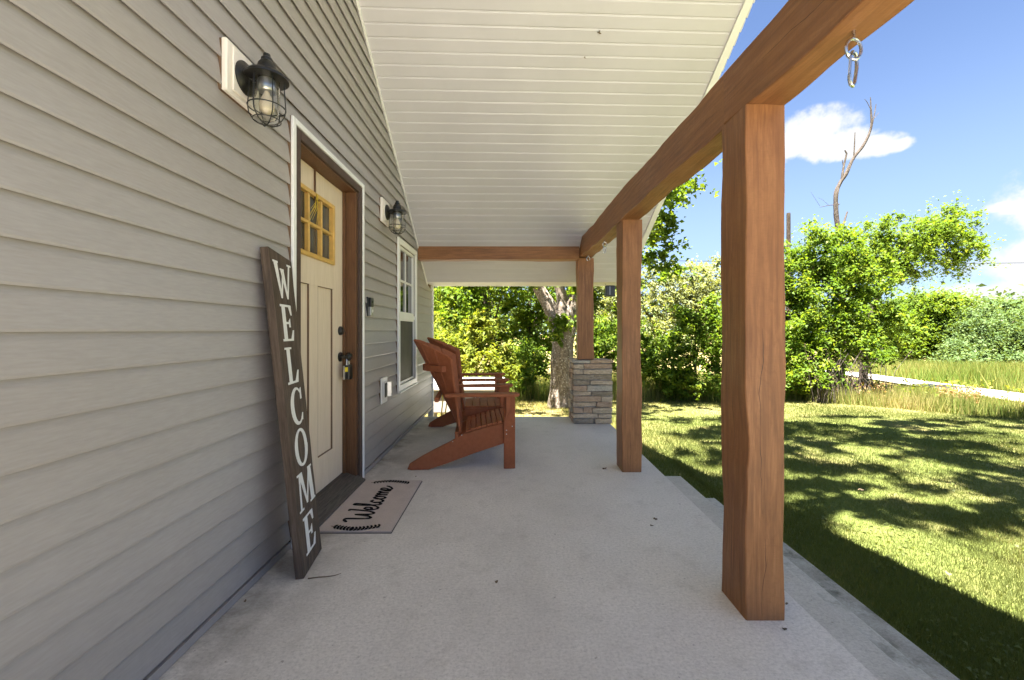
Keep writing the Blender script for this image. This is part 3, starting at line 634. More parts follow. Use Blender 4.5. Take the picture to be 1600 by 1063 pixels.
# local axes: x along U (reading direction), z up the board, y = -N so that the front faces -y
ws = empty('welcome_board', 'tall weathered plank with white letters spelling WELCOME, leaning against the siding', 'sign', A)
ws.matrix_basis = Matrix(((U.x, -N.x, V.x, A.x), (U.y, -N.y, V.y, A.y), (U.z, -N.z, V.z, A.z), (0,0,0,1)))
pb = MB(); nn = 40; wv = []
for k in range(nn+1):
    t = k/nn; e = .003*mnoise.noise(Vector((k*.4, 2, 0))); f = .004*mnoise.noise(Vector((k*.3, 8, 0))); z = BL*t
    tz = .004*(k == nn)
    wv += [(e, 0, z), (BW+f, 0, z-tz*6), (BW+f, .036, z-tz*6), (e, .036, z)]
fs = [(0,1,2,3), tuple(nn*4+i for i in (3,2,1,0))]
for k in range(nn):
    for i in range(4): fs.append((k*4+i, k*4+(i+1) % 4, (k+1)*4+(i+1) % 4, (k+1)*4+i))
pb.add(wv, fs).build('plank', M['weathered_board'], ws, bevel=.0025)
for gx in (.085, .171): MB().box(gx-.0012, gx+.0012, -.0006, .004, .02, BL*(.32 if gx < .1 else .24)).build('crack', M['debris'], ws)
def ring(cx, cy, rx, ry, ix, iy, a0, a1, n=22, sh=0):
    out = []
    for k in range(n):
        ang = [a0+(a1-a0)*(k+e)/n for e in (0, 1)]
        p = []
        for a in ang: p.append(((cx+rx*math.cos(a)), cy+ry*math.sin(a)))
        for a in ang[::-1]: p.append((cx+sh+ix*math.cos(a), cy+iy*math.sin(a)))
        out.append(p)
    return out
def st(x0, y0, x1, y1, w0, w1=None):          # stroke with horizontal ends, widths measured along x
    w1 = w1 or w0; return [(x0-w0/2, y0), (x0+w0/2, y0), (x1+w1/2, y1), (x1-w1/2, y1)]
def bar(x0, y0, x1, y1, t): return [(x0, y0-t/2), (x1, y1-t/2), (x1, y1+t/2), (x0, y0+t/2)]
GL = {
 'W': [st(.30, 0, .10, .97, .07, .20), st(.30, 0, .50, .78, .07, .08), st(.66, 0, .46, .78, .07, .19), st(.66, 0, .92, .97, .07, .08), bar(-.04, .975, .24, .975, .05), bar(.80, .975, 1.04, .975, .05), bar(.34,.80,.56,.80,.045)],
 'E': [st(.26, 0, .26, 1, .22), bar(.05, .975, .75, .975, .06), bar(.05, .03, .78, .03, .06), bar(.37, .50, .62, .50, .06), [(.78, 0), (.88, .30), (.80, .30), (.62, .05)], [(.62, .95), (.74, .72), (.82, .72), (.80, 1.0)], [(.56, .38), (.66, .38), (.66, .63), (.56, .56)]],
 'L': [st(.28, 0, .28, 1, .22), bar(.05, .975, .52, .975, .055), bar(.05, .03, .80, .03, .06), [(.80, 0), (.90, .34), (.82, .34), (.60, .05)]],
 'C': ring(.52, .5, .46, .52, .30, .45, R(48), R(312), 22, .06) + [[(.80, .66), (.89, .66), (.89, .98), (.82, .94)], [(.76, .12), (.84, .06), (.88, .26), (.84, .26)]],
 'O': ring(.5, .5, .47, .52, .27, .45, 0, 2*math.pi, 30),
 'M': [st(.12, 0, .18, 1, .09, .08), st(.52, .08, .24, 1, .07, .20), st(.52, .08, .80, 1, .07, .08), st(.90, 0, .82, 1, .22, .20), bar(.0, .025, .27, .025, .05), bar(.72, .025, 1.06, .025, .05), bar(.03, .975, .30, .975, .05), bar(.74, .975, .98, .975, .05)],
}
tops = [(1.395, 'W'), (1.20, 'E'), (1.005, 'L'), (.815, 'C'), (.625, 'O'), (.435, 'M'), (.235, 'E')]
for (zt, ch) in tops:
    mb = MB(); s_ = .166; wx = {'W': .190, 'M': .195}.get(ch, .165); x0 = BW/2-wx*.49
    for k, poly in enumerate(GL[ch]):
        d0 = -.0012-.00005*k; pts = [(x0+a*wx, zt-s_+b*s_) for a, b in poly]
        mb.prism(pts, d0, .0, 'Y')
    mb.build('letter', M['letter_paint'], ws)

# ------------------------------------------------------------------ door mat
dm = empty('door_mat', 'beige welcome mat with black script and leaf sprigs before the front door', 'mat', (-1.058, 2.262, .001))
MW, ML = .415, .768
mb = MB(); nx, ny = 10, 18
for top in (1, 0):
    for j in range(ny+1):
        for i in range(nx+1):
            x = MW*i/nx; y = ML*j/ny; ed = .002 if i in (0, nx) or j in (0, ny) else 0
            mb.v.append((x, y, .013-ed+.0012*mnoise.noise(Vector((x*12, y*12, 0))) if top else 0))
nn_ = (nx+1)*(ny+1)
for j in range(ny):
    for i in range(nx): a = j*(nx+1)+i; mb.f.append((a, a+1, a+nx+2, a+nx+1)); mb.f.append((nn_+a, nn_+a+nx+1, nn_+a+nx+2, nn_+a+1))
bd = [i for i in range(nx+1)]+[(nx+1)*j+nx for j in range(1, ny+1)]+[(nx+1)*ny+i for i in range(nx-1, -1, -1)]+[(nx+1)*j for j in range(ny-1, 0, -1)]
for a, b in zip(bd, bd[1:]+bd[:1]): mb.f.append((a, a+nn_, b+nn_, b))
mb.build('pile', M['mat_pile'], dm, smooth=False)
MB().box(-.004, MW+.004, -.004, ML+.004, -.0005, .003).build('rubber_edge', M['mat_rubber'], dm)
def catmull(pts, n=6):
    out = []; P_ = [pts[0]]+pts+[pts[-1]]
    for i in range(1, len(P_)-2):
        for k in range(n):
            t = k/n; a, b, c, d = P_[i-1], P_[i], P_[i+1], P_[i+2]
            out.append(tuple(.5*((2*b[j])+(-a[j]+c[j])*t+(2*a[j]-5*b[j]+4*c[j]-d[j])*t*t+(-a[j]+3*b[j]-3*c[j]+d[j])*t**3) for j in range(2)))
    out.append(pts[-1]); return out
script = [
 [(-.15,1.35),(.12,1.6),(.3,1.5),(.3,.3),(.45,.02),(.75,.4),(.9,1.2),(.92,.3),(1.1,.02),(1.4,.5),(1.65,1.75),(1.5,1.8)],
 [(1.62,.35),(1.95,.5),(1.98,.85),(1.75,.85),(1.62,.4),(1.8,.02),(2.15,.2),(2.5,1.0),(2.6,1.75),(2.4,1.75),(2.35,.6),(2.5,.02),(2.75,.2)],
 [(3.2,.72),(3.02,.86),(2.8,.5),(2.92,.05),(3.2,.1),(3.45,.5),(3.6,.86),(3.42,.5),(3.55,.06),(3.8,.2),(3.82,.7),(3.6,.86),(3.95,.72)],
 [(3.98,.75),(4.12,.82),(4.14,.05),(4.2,.5),(4.4,.86),(4.5,.6),(4.5,.05),(4.56,.5),(4.76,.86),(4.88,.6),(4.9,.1),(5.08,.15),(5.4,.5),(5.42,.84),(5.2,.84),(5.1,.4),(5.28,.03),(5.65,.25),(5.9,.6)]]
sc = .090; mb = MB()
for s_ in script:
    pts = catmull(s_); P3 = [(MW*.62-.0-b*sc*.98, .115+a*sc, .0145) for a, b in pts]
    mb.tube(P3, [.0062+.0028*abs(math.sin(i*.35)) for i in range(len(P3))], 6, flat=(0,0,1))
tag(mb.build('lettering', M['mat_ink'], dm), 'black script reading Welcome')
def sprig(y, sgn):
    mb = MB(); pts = []
    for k in range(15):
        t = k/14; x = .075+.265*t; yy = y+sgn*.045*math.sin(math.pi*t); pts.append((x, yy))
    mb.tube([(a, b, .0142) for a, b in pts], .002, 6, flat=(0,0,1))
    for k in range(1, 15):
        a, b = pts[k]
        for s2 in (-1, 1):
            ang = math.pi*(.32*s2)+(.5 if k > 7 else -.5)*0; L_ = .026; dirx = 1 if k < 7 else -1
            cx, cy = a+dirx*math.cos(ang)*L_*.5, b+math.sin(ang)*L_*.5
            c, s_ = dirx*math.cos(ang), math.sin(ang)
            poly = [(cx+c*L_*.5*u-s_*w*.0062, cy+s_*L_*.5*u+c*w*.0062) for u, w in ((-1,0),(-.4,1),(.4,.9),(1,0),(.4,-.9),(-.4,-1))]
            mb.prism(poly, .0125, .0152+.0001*(k % 5)+.00005*s2, 'Z')
    mb.build('leaf_sprig', M['mat_ink'], dm)
sprig(.052, -.7); sprig(ML-.06, .7)

# ------------------------------------------------------------------ adirondack chairs
def double_chair():
    t = empty('double_chair', 'red brown wooden adirondack double chair with a small table between its two seats', 'double chair', (-.02, 3.34, 0.001), R(5))
    W_ = .50; pm = M['chair_paint']
    X = lambda px: (px-800)*.005023+.02
    Z = lambda py: (731-py)*.005023
    rail = [(639,729.5),(645,731),(671,731),(700,722),(740,708),(788,693),(788,661),(760,667),(724,677),(706,688),(681,700),(660,711),(642,722)]
    short = [(712,704),(722,714),(740,708),(788,693),(788,661),(760,667),(724,677),(712,684)]
    OFF = 1.0
    for y0, rl in ((0, rail), (W_-.035, short), (OFF, short), (OFF+W_-.035, rail)):
        MB().prism([(X(a), Z(b)) for a, b in rl], y0+.001, y0+.034).build('side_rail', pm, t, bevel=.003)
    for oy in (0, OFF):
        for y0 in (oy-.028, oy+W_+.001):
            s2 = 1 if y0 > oy else -1
            inner = (oy == 0) == (s2 > 0)
            MB().box(X(787), X(804.5), y0, y0+.027, .24 if inner else 0, .566).build('front_leg', pm, t, bevel=.003)
            MB().prism([(X(789.5), .40), (X(796), .47), (X(797), .566), (X(789.5), .566)], y0+(.028 if s2 > 0 else -.046), y0+(.073 if s2 > 0 else -.001)).build('arm_bracket', pm, t, bevel=.002)
        MB().box(X(789), X(789)+.018, oy+.036, oy+W_-.036, .25, .345).build('front_apron', pm, t, bevel=.002)
        for k in range(8):
            a = X(728)+k*.0415; f = k/7; zz = .282+.072*f+.004*math.sin(f*3.1)
            MB().hexa([(a, oy-.012, zz), (a+.035, oy-.012, zz+.009), (a+.035, oy+W_+.012, zz+.009), (a, oy+W_+.012, zz), (a, oy-.012, zz+.02), (a+.035, oy-.012, zz+.029), (a+.035, oy+W_+.012, zz+.029), (a, oy+W_+.012, zz+.02)]).build('seat_slat', pm, t, bevel=.003)
        MB().box(X(790)+.002, X(790)+.032, oy-.012, oy+W_+.012, .362, .382).build('seat_slat', pm, t, bevel=.005)
        for sgn, yc_ in ((-1, oy-.035), (1, oy+W_+.035)):
            pl = [(-.50, -.03), (-.30, -.045), (-.02, -.058), (.03, -.060), (.062, -.045), (.078, 0), (.062, .045), (.03, .060), (-.02, .064), (-.30, .050), (-.50, .03)]
            MB().prism([(a, yc_+b*sgn*-1) for a, b in pl], .567, .589, 'Z').build('arm', pm, t, bevel=.005, seg=2)
        yc_ = oy+W_/2
        def S(u, tt, off=0):
            x = -.375-.385*tt + tt*.50*(1-math.cos(u*R(68))) - off
            y = yc_ + u*(.215+.075*tt); z = .27+.735*tt; return (x, y, z-.3*off)
        ns = 7
        for k in range(ns):
            u0 = -1+2*k/ns+.014; u1 = -1+2*(k+1)/ns-.014; mb = MB(); rings = []; seg = 10
            for e in range(seg+1):
                row_ = [S(u, (1.0-.20*u*u)*e/seg) for u in (u0, (u0+u1)/2, u1)]
                bk = [S(u, (1.0-.20*u*u)*e/seg, .019) for u in (u1, (u0+u1)/2, u0)]
                rings.append(row_+bk)
            vs = [v for r_ in rings for v in r_]; fs = []
            for e in range(seg):
                for q in range(6): fs.append((e*6+q, e*6+(q+1) % 6, (e+1)*6+(q+1) % 6, (e+1)*6+q))
            fs += [(0,1,2,3,4,5), tuple(seg*6+q for q in (5,4,3,2,1,0))]
            mb.add(vs, fs).build('back_slat', pm, t, bevel=.0025)
        pts = [Vector(S(u, .70, .034)) for u in np.linspace(-.88, .88, 11)]; mb = MB(); vs = []
        for p in pts: vs += [(p.x+.012, p.y, p.z-.025), (p.x-.022, p.y, p.z-.025), (p.x-.022, p.y, p.z+.025), (p.x+.012, p.y, p.z+.025)]
        fs = [(0,1,2,3), tuple(40+i for i in (3,2,1,0))]
        for e in range(10):
            for q in range(4): fs.append((e*4+q, e*4+(q+1) % 4, (e+1)*4+(q+1) % 4, (e+1)*4+q))
        mb.add(vs, fs).build('back_batten', pm, t, bevel=.003)
        MB().box(-.575, -.545, oy-.06, oy+W_+.06, .53, .5665).build('arm_brace', pm, t, bevel=.003)
        MB().box(-.425, -.397, oy, oy+W_, .225, .285).build('lower_brace', pm, t, bevel=.003)
    for (sx_, sz_) in ((X(791), .30), (X(800), .33), (X(791), .27), (X(722), .262), (X(708), .215), (X(795.5), .52)):
        for yy in (-.0285 if sx_ > X(786) else .0005,):
            MB().lathe([(.0045, -.0015), (.0045, .0), (.003, .001)], (sx_, yy, sz_), 10, 'Y').build('screw', M['satin_nickel'], t)
    # boards of the table between the seats
    for k in range(5):
        a = X(724)+k*.070; MB().box(a, a+.066, W_+.03, OFF-.03, .372, .392).build('table_board', pm, t, bevel=.003)
    MB().box(X(724), X(724)+.346, W_+.031, W_+.052, .31, .3715).build('table_rail', pm, t, bevel=.002); MB().box(X(724), X(724)+.346, OFF-.052, OFF-.031, .31, .3715).build('table_rail', pm, t, bevel=.002)
    return t
double_chair()

# ------------------------------------------------------------------ hooks
def hook(loc, label, link_, rz=0.0, sc_=1.0):
    t = empty('eye_hook', label, 'hook', loc, rz, None); t.scale = (sc_,)*3
    pts = [(0, 0, .012), (0, 0, -.022)]
    MB().tube(pts, .0032, 8).build('shank', M['galvanised'], t, smooth=True)
    MB().tube([(.019*math.sin(a), 0, -.044+.021*math.cos(a)*(1.05 if abs(math.cos(a)) > .5 else 1)) for a in [2*math.pi*k/24 for k in range(24)]], .0033, 8, True).build('eye', M['galvanised'], t, smooth=True)
    if link_:
        t2 = empty('carabiner', 'steel carabiner clip hanging from '+link_, 'carabiner', (loc[0], loc[1], loc[2]-.060*sc_), rz+1.15, None); t2.scale = (sc_,)*3; t2.rotation_euler = (0, R(6), rz+.35)
        body = [(-.012, 0, .0), (-.006, 0, .008), (.006, 0, .009), (.014, 0, .002), (.016, 0, -.02), (.010, 0, -.055), (.004, 0, -.064), (-.006, 0, -.064), (-.012, 0, -.056), (-.013, 0, -.046)]
        MB().tube(body, .0036, 8).build('body', M['galvanised'], t2, smooth=True)
        MB().tube([(-.013, 0, -.044), (-.0122, 0, -.003)], .0028, 8).build('gate', M['galvanised'], t2, smooth=True)
hook((.952, 1.186, BZ), 'steel eye hook screwed into the near beam against the sky', 'the hook under the near beam', .15, 1.3)
hook((bx(3.96)+.05, 3.96, BZ), 'steel eye hook in the long beam between the middle and far posts', 'the hook near the middle post', .2)
hook((bx(4.75)+.06, 4.75, BZ), 'small steel eye hook in the long beam close to the far corner post', None, .2)
# black feeder hanging behind the middle post
fd = empty('hanging_feeder', 'small black box hanging on a thin wire beyond the middle post', 'feeder', (1.22, 5.35, 1.57))
MB().box(-.05, .07, -.04, .04, -.07, .07).build('housing', M['black_plastic'], fd, bevel=.012, seg=2)
MB().tube([(-.045, 0, .07), (-.045, 0, .095)], .0015, 5).build('wire', M['black_metal'], fd)
MB().box(.0, .004, -.0425, -.0405, -.05, .055).build('stripe', M['satin_nickel'], fd)
# ------------------------------------------------------------------ little things on the slab and ceiling
def twig(loc, rz, L_, label):
    MBp = MB(); pts = [(0,0,.003), (L_*.3, .004, .004), (L_*.55, -.003, .008), (L_*.8, .006, .006), (L_, .012, .01)]
    MBp.tube(pts, [.0028, .0025, .0022, .0018, .001], 6); o = MBp.build('twig', M['debris'], loc=loc, rot=(0,0,rz)); tag(o, label, 'twig')
twig((-.885, 1.845, 0), R(6), .135, 'thin bent twig lying on the slab at the foot of the board')
def leafbit(loc, s_, label, name='dry_leaf', cat='leaf', seed=0):
    random.seed(seed); n = 9; mb = MB(); top = []; vs = []
    for k in range(n):
        a = 2*math.pi*k/n; r = s_*(.6+.5*random.random()); vs.append((r*math.cos(a), .6*r*math.sin(a), .002+.35*s_*random.random()))
    vs.append((0, 0, .3*s_)); vs += [(x*.96, y_*.96, max(.0008, z_-.0015)) for x, y_, z_ in vs]
    fs = [(k, (k+1) % n, n) for k in range(n)]+[((k+1) % n+n+1, k+n+1, 2*n+1) for k in range(n)]+[(k, k+n+1, (k+1) % n+n+1, (k+1) % n) for k in range(n)]
    o = mb.add(vs, fs).build(name, M['debris'], loc=loc, rot=(0,0,seed)); tag(o, label, cat)
def floor_pt(px, py): Y = F*H/(py-516); return ((px-800)/F*Y, Y, 0.0)
leafbit(floor_pt(776, 910), .012, 'small dark crumpled leaf alone in the middle of the slab', seed=1)
leafbit(floor_pt(383, 940), .008, 'tiny brown leaf scrap near the wall at lower left', seed=2)
leafbit(floor_pt(1226, 984), .010, 'tiny dark leaf curl on the slab in front of the near post', seed=3)
leafbit(floor_pt(1229, 944), .009, 'tiny leaf crumb against the right side of the near post', seed=4)
leafbit(floor_pt(1024, 812), .016, 'pale dry leaf pieces on the slab left of the near post', seed=5)
leafbit(floor_pt(1018, 822), .012, 'reddish leaf scrap just below the pale dry leaf pieces', seed=6)
leafbit(floor_pt(944, 733), .03, 'flat clump of leaf litter at the foot of the middle post', seed=7)
leafbit(floor_pt(650, 745), .010, 'tiny leaf crumb between the mat and the chair foot', seed=8)
def ceil_loc(px, py): Y = 4.424/((516-py)/F+.698); return ((px-800)/F*Y, Y, H+(516-py)/F*Y)
for (px, py, s_, lab) in ((937, 49, .016, 'dark moth resting on the ceiling, the nearer of two'), (914, 88, .009, 'small fly on the ceiling, farther than the moth')):
    x, y, z = ceil_loc(px, py); t = empty('insect', lab, 'insect', (x, y, z-.012), .6)
    MB().tube([(-s_, 0, 0), (0, 0, -.002), (s_, 0, 0)], [s_*.2, s_*.4, s_*.15], 6).build('body', M['debris'], t)
    MB().add([(0,0,.003), (-s_*1.2, s_*.6, .006), (-s_*.4, s_*.9, .006)], [(0,1,2)]).add([(0,0,.003), (-s_*1.2, -s_*.6, .006), (-s_*.4, -s_*.9, .006)], [(0,1,2)]).build('wing', M['debris'], t)

# white covered table on the grass beyond the slab
tb = empty('covered_table', 'low white covered table out on the grass behind the chairs', 'table', (-.66, 7.2, gz(0, 7.2)))
TX, TY = .75, .42; tz0 = .74
mb = MB().box(-TX+.05, TX-.2, -TY, TY, tz0+.02, .90); mb.build('white_cover', M['white_cover'], tb, bevel=.05, seg=3)
MB().box(-TX+.1, TX-.26, -TY+.05, TY-.05, .40, tz0+.019).build('cabinet', M['cover_grey'], tb, bevel=.02)
for (a, b) in ((-.6, -.32), (-.6, .32), (.42, -.32), (.42, .32)): MB().box(a, a+.05, b-.025, b+.025, 0, .399).build('leg', M['cover_grey'], tb)
yc_ = empty('yellow_hose', 'thin yellow hose looped beside the corner of the house', 'hose', (-1.02, 6.1, gz(0, 6.1)))
pts = [(.0, 0, .95), (.03, 0, .7), (.0, .02, .45), (.08, 0, .25), (.2, .03, .12), (.05, .1, .06), (-.15, .0, .05), (-.05, -.1, .05), (.2, -.05, .05)]
MB().tube(pts, .009, 8).build('coil', M['yellow_cord'], yc_, smooth=True)
MB().tube([(.04, .02, .93), (.09, .02, .7), (.05, .03, .45), (.1, .03, .08)], .009, 8).build('coil', M['yellow_cord'], yc_, smooth=True)

# ------------------------------------------------------------------ foliage
def leaves_mesh(name, pts, size, mat, tint, up=.5, aspect=.55, parent=None, loc=(0,0,0)):
    n = len(pts); pts = np.asarray(pts, dtype=np.float32)
    nrm = rng.normal(size=(n, 3)); nrm[:, 2] = np.abs(nrm[:, 2])+up; nrm /= np.linalg.norm(nrm, axis=1)[:, None]
    d = rng.normal(size=(n, 3)); d -= nrm*np.sum(d*nrm, axis=1)[:, None]; d /= np.linalg.norm(d, axis=1)[:, None]; e = np.cross(nrm, d)
    s = (size*(.45+1.15*rng.random(n)**1.5))[:, None]
    bend = nrm*s*.18
    v = np.empty((n, 4, 3), np.float32)
    v[:, 0] = pts-d*s*.5-bend; v[:, 1] = pts+e*s*aspect*.5+bend*.6; v[:, 2] = pts+d*s*.5-bend; v[:, 3] = pts-e*s*aspect*.5+bend*.6
    return quads(name, v, mat, np.repeat(np.clip(tint, 0, 1), 4), parent, loc)
def quads(name, v, mat, tint, parent=None, loc=(0,0,0)):
    n, kv = v.shape[0], v.shape[1]; me = bpy.data.meshes.new(name)
    me.vertices.add(n*kv); me.vertices.foreach_set('co', v.reshape(-1).astype(np.float32))
    me.loops.add(n*kv); me.loops.foreach_set('vertex_index', np.arange(n*kv, dtype=np.int32))
    me.polygons.add(n); me.polygons.foreach_set('loop_start', np.arange(0, n*kv, kv, dtype=np.int32))
    at = me.attributes.new('tint', 'FLOAT', 'POINT'); at.data.foreach_set('value', tint.astype(np.float32))
    me.update(calc_edges=True); me.materials.append(mat)
    o = bpy.data.objects.new(name, me); col.objects.link(o); o.location = loc
    if parent: o.parent = parent
    return o
def crown_points(blobs, n, clump=.3, shell=.55, per=70):
    """blobs: (cx,cy,cz, rx,ry,rz, weight). leaves in many small clumps inside each ellipsoid"""
    P_ = []; T_ = []; W_ = sum(b[6]*b[3]*b[4]*b[5] for b in blobs) if 0 else sum(b[6] for b in blobs); cl = []
    for b in blobs:
        m_ = int(n*b[6]/W_); nc = max(4, m_//per)
        d = rng.normal(size=(nc, 3)); d /= np.linalg.norm(d, axis=1)[:, None]
        r = shell+(1-shell)*rng.random(nc)**.6; r = np.where(rng.random(nc) < .25, rng.random(nc)*shell, r)
        # lumpy outline
        lump = np.array([1+.28*mnoise.noise(Vector((float(q[0])*2.3+b[0], float(q[1])*2.3+b[1], float(q[2])*2.3+b[2]))) for q in d])
        c = d*(r*lump)[:, None]*np.array(b[3:6])+np.array(b[:3])
        ct = rng.random(nc); which = rng.integers(0, nc, m_); rad = clump*(.45+1.1*rng.random(nc))
        nt_ = 7; td = rng.normal(size=(nc, nt_, 3)); td += d[:, None, :]*.9; td[:, :, 2] += .25; td /= np.linalg.norm(td, axis=2)[:, :, None]
        td *= (.5+rng.random((nc, nt_))**2*1.3)[:, :, None]
        tw = rng.integers(0, nt_, m_); tl = rng.random(m_)**.75
        v_ = td[which, tw]*(rad[which]*tl*1.15)[:, None]; v_[:, 2] -= rad[which]*.30*tl**2
        off = v_ + rng.normal(size=(m_, 3))*(rad[which]*.20)[:, None]
        P_.append(c[which]+off); T_.append(np.clip(.35*ct[which]+.40*rng.random(m_)+.28*tl*(rng.random((nc, nt_))[which, tw]), 0, 1)); cl.append(c)
    return np.concatenate(P_), np.concatenate(T_), np.concatenate(cl)
def tree(name, label, cat, base, blobs, nleaf, size, leafmat, barkmat='bark_dark', r0=.15, trunk=None, clump=.3, shell=.55, limbs=14, group=None, up=1.0, asp=.55, per=70, lean=(0,0)):
    bz_ = gz(*base); t = empty(name, label, cat, (base[0], base[1], bz_), 0, group)
    bl = [(b[0]-base[0], b[1]-base[1], b[2]-bz_, *b[3:]) for b in blobs]
    P_, T_, C_ = crown_points(bl, nleaf, clump, shell, per)
    leaves_mesh('crown', P_, size, M[leafmat], T_, up, asp, t)
    top = max(b[2] for b in bl); cx = sum(b[0] for b in bl)/len(bl); cy = sum(b[1] for b in bl)/len(bl)
    if trunk is None: trunk = [(0,0,-.2), (.05*cx+.03, .05*cy, top*.3), (.4*cx, .4*cy, top*.6), (.9*cx, .9*cy, top)]
    n_ = len(trunk); mb = MB(); mb.tube(catm3(trunk, 5), list(np.interp(np.linspace(0, 1, (n_-1)*5+1), [0, .08, 1], [r0*1.35, r0, r0*.3])), 10)
    fr_ = catm3(trunk, 5)
    for k in range(limbs):
        c = C_[rng.integers(0, len(C_))]; i = rng.integers(len(fr_)//3, len(fr_)); a = np.array(fr_[i]); 
        if c[2] < a[2]-.3: a = np.array(fr_[max(2, i//2)])
        m_ = (a*.5+c*.5)+rng.normal(size=3)*.12*np.linalg.norm(c-a)*.5; rr = r0*.28
        mb.tube([tuple(a), tuple(a*.7+m_*.3), tuple(m_), tuple(c)], [rr, rr*.8, rr*.5, rr*.15], 5)
    mb.build('trunk', M[barkmat], t, smooth=True); return t
def catm3(pts, n=5):
    out = []; P_ = [pts[0]]+list(pts)+[pts[-1]]
    for i in range(1, len(P_)-2):
        for k in range(n):
            t = k/n; a, b, c, d = P_[i-1], P_[i], P_[i+1], P_[i+2]
            out.append(tuple(.5*((2*b[j])+(-a[j]+c[j])*t+(2*a[j]-5*b[j]+4*c[j]-d[j])*t*t+(-a[j]+3*b[j]-3*c[j]+d[j])*t**3) for j in range(3)))
    out.append(tuple(pts[-1])); return out
def at(px, py, Y): return ((px-800)/F*Y, Y, H+(516-py)/F*Y)
def blob(px, py, Y, rx, rz, w=1, ry=None): # radii in px
    x, y, z = at(px, py, Y); s_ = Y/F; return (x, y, z, rx*s_, (ry if ry else rx)*s_, rz*s_, w)

# big forked tree beyond the slab
Yt = 10.3; tx, ty, _ = at(876, 640, Yt); tz = gz(tx, ty)
bt = empty('big_tree', 'old forked tree with pale flaking bark just beyond the stone pier', 'tree', (tx, ty, tz))
def rel(px, py, dy=0): a = at(px, py, Yt+dy); return (a[0]-tx, a[1]-ty+0, a[2]-tz)
def rough_tube(mb, pts, rads, n=18, amp=.16, seed=0):
    pts = catm3(pts, 6); rr = np.interp(np.linspace(0, 1, len(pts)), np.linspace(0, 1, len(rads)), rads); m0 = len(mb.v)
    mb.tube(pts, list(rr), n)
    for i in range(m0, len(mb.v)):
        k = (i-m0)//n; c = Vector(pts[k]); v = Vector(mb.v[i]); d = v-c
        f = 1+amp*mnoise.noise(Vector((d.x*6/ max(.1, rr[k])*.25+seed, d.y*6/max(.1, rr[k])*.25, v.z*2.2)))+amp*.5*mnoise.noise(v*9)
        mb.v[i] = tuple(c+d*f)
mb = MB()
rough_tube(mb, [rel(874, 655), rel(876, 630), rel(878, 570), rel(880, 520), rel(878, 485)], [.42, .30, .26, .265, .28, .24])
rough_tube(mb, [rel(872, 505), rel(858, 478), rel(842, 452), rel(828, 425), rel(800, 370), rel(770, 300, .5)], [.20, .165, .14, .12, .10, .07], seed=3)
rough_tube(mb, [rel(880, 500), rel(878, 470), rel(872, 440), rel(868, 400), rel(860, 330)], [.19, .13, .115, .10, .09], seed=5)
rough_tube(mb, [rel(884, 500), rel(898, 470), rel(918, 445), rel(940, 415), rel(985, 350), rel(1040, 290)], [.22, .18, .15, .14, .11, .07], seed=8)
mb.build('trunk', M['bark_pale'], bt, smooth=True)
bl = [(b[0]-tx, b[1]-ty, b[2]-tz, *b[3:]) for b in (blob(800, 270, Yt, 190, 90, 3), blob(960, 260, Yt, 150, 80, 2.5), blob(1030, 340, Yt, 32, 26, .35), blob(1022, 385, Yt, 22, 30, .25), blob(1040, 425, Yt-.5, 18, 12, .12), blob(860, 180, Yt, 200, 90, 2))]
P_, T_, _c = crown_points(bl, 15000, .3, .5, 60); leaves_mesh('crown', P_, .13, M['leaf_green'], T_, .4, .6, bt)
bl = [(b[0]-tx, b[1]-ty-.4, b[2]-tz, *b[3:]) for b in (blob(868, 520, Yt, 10, 26, 1, 6), blob(886, 505, Yt, 16, 16, .8, 6), blob(900, 450, Yt, 20, 14, 1, 8), blob(850, 440, Yt, 24, 10, 1, 8))]
P_, T_, _c = crown_points(bl, 1500, .12, .3, 40); leaves_mesh('sucker_leaves', P_, .10, M['leaf_green'], T_, .4, .6, bt)

# wood behind: individual trees
tree('shade_tree', 'tall leafy tree standing behind the young yellow tree', 'tree', (at(775, 600, 17)[0], 17), [blob(745, 470, 17, 60, 60, 3), blob(700, 520, 16.5, 45, 60, 2), blob(790, 400, 17, 90, 60, 3), blob(700, 420, 17, 60, 50, 2)], 18600, .17, 'leaf_bright', r0=.16, clump=.5, per=110)
tree('shade_tree', 'dense tree behind the forked trunk, seen left of it', 'tree', (at(825, 600, 19)[0], 19), [blob(830, 500, 19, 55, 60, 3), blob(850, 420, 19, 80, 60, 3), blob(810, 555, 18, 45, 36, 1.5)], 15600, .18, 'leaf_bright', r0=.16, clump=.5, per=110)
tree('shade_tree', 'deep green tree farthest back at the house corner', 'tree', (at(700, 600, 22)[0], 22), [blob(690, 480, 22, 60, 80, 3), blob(650, 420, 22, 70, 80, 3), blob(760, 460, 23, 60, 90, 3)], 15399, .22, 'leaf_green', r0=.2, clump=.6)
tree('shade_tree', 'green tree right of the forked trunk, behind the stone pier', 'tree', (at(935, 600, 19)[0], 19), [blob(930, 480, 19, 50, 60, 3), blob(950, 410, 20, 70, 50, 2), blob(900, 450, 20, 60, 50, 2)], 13200, .18, 'leaf_bright', r0=.16, clump=.5, per=110)
tree('thicket_tree', 'dusty grey green tree beyond the gap between the middle and near posts', 'tree', (at(1020, 600, 18)[0], 18), [blob(1015, 470, 18, 48, 46, 2), blob(960, 480, 18, 40, 50, 1.5), blob(1065, 455, 19, 42, 48, 2), blob(1025, 540, 17, 45, 35, 1)], 18200, .13, 'leaf_grey', r0=.12, clump=.35)
tree('thicket_tree', 'grey green feathery tree at the left edge of the near post', 'tree', (at(1120, 600, 20)[0], 20), [blob(1115, 465, 20, 40, 58, 2), blob(1150, 480, 20, 50, 60, 2), blob(1085, 500, 19, 36, 50, 1.5)], 15000, .14, 'leaf_grey', r0=.12, clump=.35)
